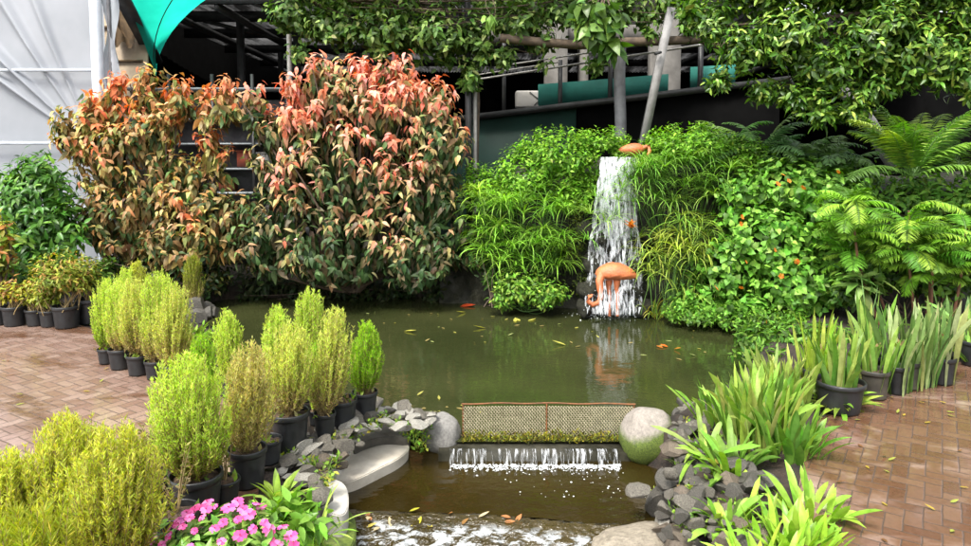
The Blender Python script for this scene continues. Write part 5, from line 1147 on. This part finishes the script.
kochia('large fluffy feathery bush in the round pot nearest the pink flowers', 197, 516, 352, 82, 54, YG, [(0.26, .30, .04), (.34, .28, .09)], 219, group=G2, nspr=380)
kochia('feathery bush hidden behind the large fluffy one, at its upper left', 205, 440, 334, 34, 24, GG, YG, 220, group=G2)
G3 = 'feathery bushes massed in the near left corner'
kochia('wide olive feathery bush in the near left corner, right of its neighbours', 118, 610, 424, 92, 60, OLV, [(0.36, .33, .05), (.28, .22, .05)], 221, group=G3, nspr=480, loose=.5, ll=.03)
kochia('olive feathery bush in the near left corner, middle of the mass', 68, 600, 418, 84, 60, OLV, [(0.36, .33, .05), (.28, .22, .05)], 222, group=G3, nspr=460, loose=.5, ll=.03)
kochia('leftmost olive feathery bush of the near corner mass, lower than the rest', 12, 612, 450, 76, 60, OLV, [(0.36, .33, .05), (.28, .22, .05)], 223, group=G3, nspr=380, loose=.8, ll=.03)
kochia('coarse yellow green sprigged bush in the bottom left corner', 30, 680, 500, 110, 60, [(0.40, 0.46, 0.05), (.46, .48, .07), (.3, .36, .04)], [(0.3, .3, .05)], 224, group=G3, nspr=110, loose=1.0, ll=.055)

# pots without bushes standing among them, each with something small
def small_pot(label, bx, by, potw, seed, kind='sprig', poth=None, group=None):
    p = at_z(bx, by, .006); k = p[1] / F; pr = potw * k / 2 / 1.02; ph = poth or pr * 1.7
    t = thing('plant_pot', label, 'pot', (p[0], p[1], .006), 0, group); add_pot(t, pr, ph, 'pot', weeds=12, seed=seed)
    r = np.random.default_rng(seed); mb, ms = MB(), MB()
    for q in range(9):
        a = r.random() * 6.28; e = A((math.cos(a) * pr * .8, math.sin(a) * pr * .8, ph * .84 + .16 + .14 * r.random())); b = A((0, 0, ph * .8)); t_ = np.linspace(0, 1, 6)[:, None]
        pa = b * (1 - t_) + e * t_ + A((0, 0, .03)) * np.sin(t_ * 3.1); ms.tube(pa, [.003, .003, .0025, .002, .0015, .001], 4)
        n = 10; s = .3 + .7 * r.random(n); pp = b * (1 - s[:, None]) + e * s[:, None]; mb.leaves(pp, unit(n, r) + A((0, 0, .6)), unit(n, r), .035, .012, palette(n, [(.25, .2, .09), (.2, .22, .05)], None, .2, r), 'small')
    mb.build('leaves', M['leaf'], t); ms.build('stems', M['twig'], t); return t
small_pot('black pot with sparse dry sprigs left of the large fluffy bush', 160, 505, 40, 231)
small_pot('black pot with almost bare soil right of the large fluffy bush', 226, 502, 30, 232)
small_pot('black pot half hidden between the straw coloured and the broad bush', 268, 462, 30, 233)
small_pot('black pot standing behind the pots at the pond edge', 342, 424, 32, 234)
small_pot('empty looking pot in front of the round pot, behind the pink flowers', 178, 545, 46, 235)

# far left row: potted shrub and small potted plants
def leafy_pot(label, bx, by, potw, h, rad, seed, cols, L=.07, W=.03, n=70, k=7, group=None, mat='leaf', tpl='leaf', stemr=.006, z_low=.25, poth=None, matp='pot', name='potted_shrub'):
    p = at_z(bx, by, .006); kk = p[1] / F; pr = potw * kk / 2 / 1.02; ph = poth or pr * 1.7; r = np.random.default_rng(seed)
    t = thing(name, label, 'potted plant', (p[0], p[1], .006), 0, group); add_pot(t, pr, ph, matp, seed=seed)
    ell = [(A((0, 0, ph + h * .62)), A((rad, rad * .9, h * .40))), (A((-rad * .5, 0, ph + h * .5)), A((rad * .6, rad * .6, h * .3))), (A((rad * .5, 0, ph + h * .55)), A((rad * .55, rad * .55, h * .3)))]
    P, Nn = shell(ell, n, .5, r); mb = MB(); rosettes(mb, P, Nn, k, L, W, greens(cols)(r), tpl, .1, 1, .2, .02, r, .8); mb.build('foliage', M[mat], t)
    mb = MB(); branches(mb, A((0, 0, ph * .8)), P, 14, stemr, .05, r); mb.build('stems', M['twig'], t, smooth=True); return t
leafy_pot('yellow green branching shrub in a black pot at the end of the far left row', 67, 327, 27, .56, .33, 241, [(0.24, .30, .035), (.34, .36, .05), (.16, .22, .03), (.4, .25, .07)], .065, .02, 300, 8)
leafy_pot('dark green leafy plant in a black pot behind the branching shrub', 92, 322, 30, .45, .26, 242, [(0.05, .11, .02), (.1, .17, .03)], .09, .04, 60)
G4 = 'small potted plants in the far left row'
leafy_pot('small yellow leaved plant in a black pot, second in the far left row', 15, 325, 24, .30, .18, 243, [(0.42, .38, .04), (.30, .33, .04), (.45, .25, .06)], .07, .028, 40, group=G4)
leafy_pot('small greenish plant in a black pot, third in the far left row', 36, 325, 20, .27, .16, 244, [(0.28, .33, .04), (.40, .38, .05)], .06, .026, 36, group=G4)
leafy_pot('small green plant in a black pot beside the branching shrub pot', 50, 326, 20, .26, .15, 245, [(0.2, .27, .04), (.30, .34, .05)], .06, .024, 36, group=G4)
leafy_pot('small brownish plant in a black pot at the left edge of the far row', -2, 324, 24, .26, .17, 246, [(0.30, .16, .07), (.26, .24, .05)], .07, .03, 36, group=G4)
leafy_pot('leafy green plant in a pot behind the front end of the left feathery row', 198, 372, 24, .20, .22, 247, [(0.22, .40, .04), (.32, .48, .07)], .09, .026, 60)

# right row of pots with strap leaves
G5 = 'black pots with strap leaved plants along the right paving'
def strap_pot(label, bx, by, potw, seed, L, W, n, cols, poth=None, el=(1.50, .07), droop=(.18, .22), matp='pot', extra=None, rad=.085, tip=([0, .25, .6, .85, .95, 1], [.5, 1, 1, .8, .5, .05]), wave=.5, twist=1.1):
    p = at_z(bx, by, .006); kk = p[1] / F; pr = potw * kk / 2 / 1.02; ph = poth or pr * 1.6
    t = thing('potted_strap_plant', label, 'potted plant', (p[0], p[1], .006), 0, G5); add_pot(t, pr, ph, matp, weeds=10, seed=seed)
    strapclump(None, None, None, n, L, W, cols, seed, el, droop, rad, parent=t, tip=tip, wave=wave, twist=twist)
    t.children[-1].location = (0, 0, ph * .82)
    if extra: strapclump(None, None, None, extra[0], extra[1], extra[2], extra[3], seed + 7, (.6, .25), (.9, .3), .05, parent=t, pname='rosette', tip=([0, .3, .65, 1], [.35, .9, 1, .03])); t.children[-1].location = (0, 0, ph * .82 + .03)
    return t
PALE = [(0.17, 0.31, 0.055), (0.26, 0.41, 0.08), (0.10, 0.20, 0.035), (0.36, .46, .12)]
GREY = [(0.14, 0.24, 0.065), (0.22, 0.33, 0.10), (0.09, 0.16, 0.04), (0.34, .42, .17)]
LIME = [(0.28, 0.42, 0.045), (0.20, 0.34, 0.035), (.38, .46, .08)]
sp = ([0, .25, .6, .85, .95, 1], [.6, 1, 1, .8, .5, .05])
strap_pot('wide black pot nearest in the right row with a lime rosette under tall pale straps', 839, 410, 49, 251, 0.59, .034, 40, PALE, .205, extra=(34, .26, .04, LIME))
strap_pot('greenish stained pot second in the right row', 873, 397, 31, 252, 0.57, .034, 26, PALE, .205, matp='pot_dusty')
strap_pot('third pot in the right row, with twisted grey green straps', 896, 393, 22, 253, 0.66, .036, 26, GREY, .205)
strap_pot('fourth pot in the right row, narrow and stained', 911, 389, 16, 254, 0.65, .034, 20, GREY, .205, matp='pot_dusty')
strap_pot('fifth pot in the right row, narrow and black', 924, 386, 16, 255, 0.65, .034, 20, GREY, .205)
strap_pot('sixth pot in the right row with the broadest grey green straps', 941, 383, 26, 256, 0.62, .042, 26, GREY, .205)
strap_pot('pot at the right edge of the row, behind the rest, with spiky drooping leaves', 975, 365, 30, 257, 0.65, .03, 30, PALE, .205, el=(1.1, .3), droop=(.9, .4))
strap_pot('pot tucked behind the wide nearest pot with upright grassy straps', 815, 397, 26, 258, 0.59, .028, 34, LIME, .205)
strap_pot('pot tucked behind the second and third pots', 868, 381, 26, 259, 0.66, .034, 26, PALE, .205)
strap_pot('pot standing alone at the far right behind the row', 955, 355, 28, 260, 0.53, .034, 22, GREY, .205)

# strap plants growing between the rubble bank and the right paving
def ground_straps(name, label, px, py, n, L, W, cols, seed, el, droop, rad, z=-.03, cat='plant', tip=None, twist=.4, wave=.2, mat='leaf'):
    p = at_z(px, py, z); return strapclump(name, label, (p[0], p[1], z), n, L, W, cols, seed, el, droop, rad, cat, mat, tip=tip, twist=twist, wave=wave)
lan = ([0, .2, .5, .8, 1], [.4, .8, 1, .7, .02])
ground_straps('crinum_lily', 'tall clump of arching strap leaves beside the mossy boulder, right of the mesh screen', 757, 444, 130, .45, .038, [(0.20, .35, .05), (.30, .45, .08), (.12, .23, .03), (.40, .48, .12)], 301, (1.45, .12), (.32, .4), .19, tip=sp, twist=1.1, wave=.5, cat='lily')
ground_straps('crinum_lily', 'upright strap leaf clump behind the arching one, by the first right pot', 784, 408, 80, .40, .032, [(0.26, .36, .08), (.35, .43, .1), (.19, .28, .05)], 302, (1.42, .12), (.4, .3), .17, tip=sp, twist=1.0, wave=.4, cat='lily')
ground_straps('broad_lily', 'clump of broad upright green leaves at the paving edge in front of the pots', 790, 458, 64, .34, .05, [(0.15, .32, .045), (.22, .40, .06), (.11, .23, .035)], 303, (1.35, .16), (.35, .3), .15, tip=lan, cat='lily', mat='gloss_leaf')
ground_straps('broad_lily', 'bright lime rosette clump nearest the camera at the right bank', 792, 556, 84, .23, .04, [(0.27, .46, .045), (.34, .52, .06), (.20, .38, .035)], 304, (1.2, .25), (.5, .3), .15, tip=lan, cat='lily', mat='gloss_leaf')
ground_straps('broad_lily', 'second lime rosette clump, half cut off by the bottom edge', 765, 590, 40, .25, .04, [(0.27, .46, .045), (.34, .52, .06)], 305, (1.1, .3), (.6, .3), .12, tip=lan, cat='lily', mat='gloss_leaf')
ground_straps('broad_lily', 'lime rosette clump between the near one and the broad upright leaves', 812, 520, 34, .24, .04, [(0.24, .43, .045), (.30, .48, .06)], 306, (.9, .3), (.6, .3), .12, tip=lan, cat='lily', mat='gloss_leaf')
ground_straps('crinum_lily', 'low sprawling strap plant leaning left over the rubble beside the mossy boulder', 706, 455, 16, .34, .036, [(0.25, .38, .06), (.32, .42, .1)], 307, (.6, .3), (.9, .4), .06, tip=sp, cat='lily')
ground_straps('crinum_lily', 'strap leaf clump hanging over the rubble just below the tall arching clump', 732, 478, 46, .32, .036, [(0.20, .36, .05), (.30, .46, .08), (.13, .25, .035)], 311, (1.1, .3), (.9, .4), .12, tip=sp, cat='lily', z=-.06)
ground_straps('crinum_lily', 'short strap leaf clump in the rubble left of the near lime rosettes', 728, 530, 36, .24, .032, [(0.22, .40, .05), (.30, .48, .07), (.15, .28, .035)], 312, (1.0, .3), (.9, .4), .10, tip=sp, cat='lily', z=-.06)
ground_straps('crinum_lily', 'strap leaf clump at the pond edge behind the mossy boulder', 716, 428, 34, .34, .030, [(0.20, .34, .05), (.30, .44, .08), (.13, .24, .035)], 313, (1.25, .25), (.6, .4), .10, tip=sp, cat='lily', z=-.06)
# left bank plants
ground_straps('bromeliad', 'pale green leafy rosette leaning out of the stones beside the left pots', 278, 505, 20, .21, .036, [(0.28, .42, .06), (.36, .48, .10)], 308, (.9, .35), (.6, .3), .02, tip=lan, z=.02)
ground_straps('spider_plant', 'drooping spider plant at the bottom beside the pink flowers', 318, 545, 46, .26, .011, [(0.24, .42, .05), (.32, .48, .09)], 309, (1.0, .3), (1.9, .5), .03, z=-.02, tip=sp)
c = at_z(292, 560, 0); bush('leafy_plant', 'plain green leafy plant between the pink flowers and the spider plant', 'plant', (c[0], c[1], 0), [E(296, 520, c[1], 34, 26), E(276, 510, c[1], 18, 18)], 34, 7, .09, .04, greens([(0.16, .34, .035), (.22, .42, .05)]), mat='gloss_leaf', seed=310, nbr=8, brr=.004, bark='greenstem', droop=.3)
# small weeds between the stones
r = np.random.default_rng(320)
def weeds(spots, label, group, z, hi=.07):
    for k, (px, py) in enumerate(spots):
        p = at_z(px, py, z); t = thing('weed', label, 'weed', p, 0, group); mb = MB()
        n = 34; P = np.stack([r.uniform(-.045, .045, n), r.uniform(-.045, .045, n), .01 + hi * r.random(n)], -1)
        mb.leaves(P, unit(n, r) + A((0, 0, .3)), unit(n, r) + A((0, 0, 1.2)), .034 * (.6 + .7 * r.random(n)), .02, palette(n, [(0.18, .34, .04), (.28, .42, .06), (.12, .22, .03), (.38, .40, .06)], None, .2, r), 'small')
        for q in range(8): mb.strap((r.normal(0, .01), r.normal(0, .01), 0), r.random() * 6.3, 1.0, .10, .006, 1.0, (.18, .3, .05), 4)
        mb.build('leaves', M['leaf'], t)
weeds([(372, 432), (356, 440), (382, 425), (340, 446), (332, 470), (325, 488), (300, 452), (312, 470), (290, 462), (400, 432), (345, 430)], 'little green weed growing between the stones left of the lower pool', 'weeds on the left bank', -.04)
weeds([(416, 445), (422, 452), (410, 440), (426, 440)], 'bright grassy weed at the foot of the round grey boulder', 'weeds by the grey boulder', -.2, .09)
weeds([(690, 430), (684, 445), (700, 440), (712, 480), (694, 500), (722, 520), (680, 520), (700, 470), (716, 500), (706, 425), (692, 462), (703, 492), (690, 516), (712, 536), (726, 500), (720, 450), (684, 478), (698, 532), (676, 458), (730, 470), (700, 512), (710, 462), (695, 440), (688, 455), (708, 488), (686, 505), (724, 530), (704, 520), (696, 486), (718, 508), (690, 536), (680, 468), (726, 480), (714, 444), (702, 456), (732, 520), (712, 524), (698, 498)], 'little yellow green weed in the rubble right of the lower pool', 'weeds on the right bank', -.1)
p = at_z(655, 503, -.34); strapclump('water_weed', 'small spidery weed standing in the lower pool by the right stones', (p[0], p[1], -.36), 16, .16, .010, [(0.32, .42, .06)], 330, (1.0, .3), (1.4, .5), .01, 'weed')

# pink busy lizzie in the foreground
c = at_z(215, 590, 0); ip = bush('busy_lizzie', 'mound of bright pink flowers at the bottom left of the picture', 'flowering plant', (c[0], c[1], 0), [E(225, 548, c[1], 62, 42), E(165, 560, c[1], 48, 34), E(272, 558, c[1], 36, 30), E(215, 575, c[1], 90, 34)], 300, 7, .066, .034,
    greens([(0.09, .22, .03), (.16, .33, .05), (.24, .42, .08)]), mat='gloss_leaf', seed=340, nbr=14, brr=.005, bark='greenstem', droop=.25, gap=.012)
r = np.random.default_rng(341); protos = []
P, Nn = shell([E(225, 546, c[1], 63, 44), E(165, 558, c[1], 50, 36), E(272, 555, c[1], 36, 31)], 700, .93, r); keep = (Nn[:, 2] > .05) & (Nn[:, 1] < .5); P = P[keep]; Nn = Nn[keep]; 
sel = []
for k in range(len(P)):
    if all(np.linalg.norm(P[k] - P[q]) > .030 for q in sel) and mnoise.noise(Vector(P[k] * 9)) > -.3: sel.append(k)
    if len(sel) >= 64: break
for k, q in enumerate(sel):
    if k < 5: o = flower_mb(5, .027, .026, [(0.78, 0.12, 0.38), (0.72, 0.09, 0.30), (0.82, 0.22, 0.50)], r, .12, (.35, .02, .08)).build('flower', M['petal'], ip); protos.append(o)
    else: o = protos[r.integers(5)].copy(); COL.objects.link(o); o.parent = ip
    o.location = P[q] - c * A((1, 1, 0)); nv = Vector(Nn[q] + A((0, -.45, .25)) + r.normal(0, .25, 3)); o.rotation_euler = nv.to_track_quat('Z', 'Y').to_euler(); s = .55 + .65 * r.random(); o.scale = (s, s * (.7 + .3 * r.random()), s * (1 + 1.5 * r.random()))

# ------------------------------------------------------------------ fallen leaves
r = np.random.default_rng(350)
def one_leaf(name, p, L, W, col, label, group, rz=None, flat=.0):
    mb = MB(); mb.leaves(A([[0, 0, 0.0]]), A([[1.0, 0, flat]]), A([[0, 0, 1.0]]), L, W, A([col]), 'leaf', -.12); o = mb.build(name, M['leaf'], None); o.location = [float(x) for x in p]; o.rotation_euler = (r.normal(0, .12), r.normal(0, .12), r.random() * 6.3 if rz is None else rz); return props(o, label, 'leaf', group)
for k in range(60):
    px, py = [(r.uniform(360, 580), r.uniform(308, 345)), (r.uniform(560, 720), r.uniform(325, 365)), (r.uniform(400, 480), r.uniform(395, 415))][0 if k < 30 else 1 if k < 44 else 2]
    one_leaf('floating_leaf', at_z(px, py, UP_Z + .006), (.02 + .06 * r.random()), .024, [(0.36, .34, .08), (.33, .38, .14), (.30, .24, .09)][r.integers(3)], 'small yellowish fallen leaf floating on the pond', 'fallen leaves on the pond')
for (px, py, c_) in [(668, 347, (.55, .13, .02)), (674, 349, (.5, .2, .03)), (663, 348, (.5, .16, .03))]:
    one_leaf('floating_leaf', at_z(px, py, UP_Z + .006), .08, .05, c_, 'orange fallen leaf in the little raft of leaves right of the fall reflection', 'orange leaf raft')
one_leaf('floating_leaf', at_z(460, 306.5, UP_Z + .006), .2, .11, (.55, .07, .02), 'red fallen leaf floating below the coral shrub at the far bank', None, .1)
for (px, py) in [(466, 312), (520, 321), (528, 321), (486, 328), (404, 331), (515, 322), (566, 345)]:
    one_leaf('floating_leaf', at_z(px, py, UP_Z + .006), .15, .05, (.46, .44, .09), 'long yellow green fallen leaf floating near the far bank', 'long leaves near the far bank')
for k in range(30):
    x = r.uniform(352, 600); yy = np.interp(x, [352, 480, 600], [513, 518, 528]) + r.uniform(-4, 22); zz = LOW_Z + .012 - .05 * max(0, yy - 519) / 12
    one_leaf('fallen_leaf', at_z(x, yy, zz), (.03 + .045 * r.random()), .03, [(0.50, .48, .05), (.5, .42, .1), (.45, .2, .08), (.6, .5, .3), (.3, .16, .05)][r.integers(5)], 'fallen leaf stranded on the lip of the lower pool', 'leaves on the pool lip', flat=.15)
for (px, py) in [(362, 452), (370, 456), (377, 459), (366, 458), (392, 452), (384, 456)]:
    one_leaf('fallen_leaf', at_z(px, py + 18, -.29), .06, .04, (.60, .45, .04) if px < 380 else (.45, .38, .2), 'yellow fallen leaf on the rim of the pale stone shelf', 'leaves on the pale shelf')
for k in range(44):
    px, py = (r.uniform(830, 965), r.uniform(400, 540)) if k < 16 else (r.uniform(815, 960), 424 - .42 * r.uniform(0, 120)) if k < 32 else (r.uniform(0, 140), r.uniform(340, 440))
    one_leaf('fallen_leaf', at_z(px, py, .012), .03 + .03 * r.random(), .018, [(0.40, .3, .05), (.2, .1, .04), (.3, .34, .06)][r.integers(3)], 'small dry leaf lying on the brick paving', 'leaves on the paving')
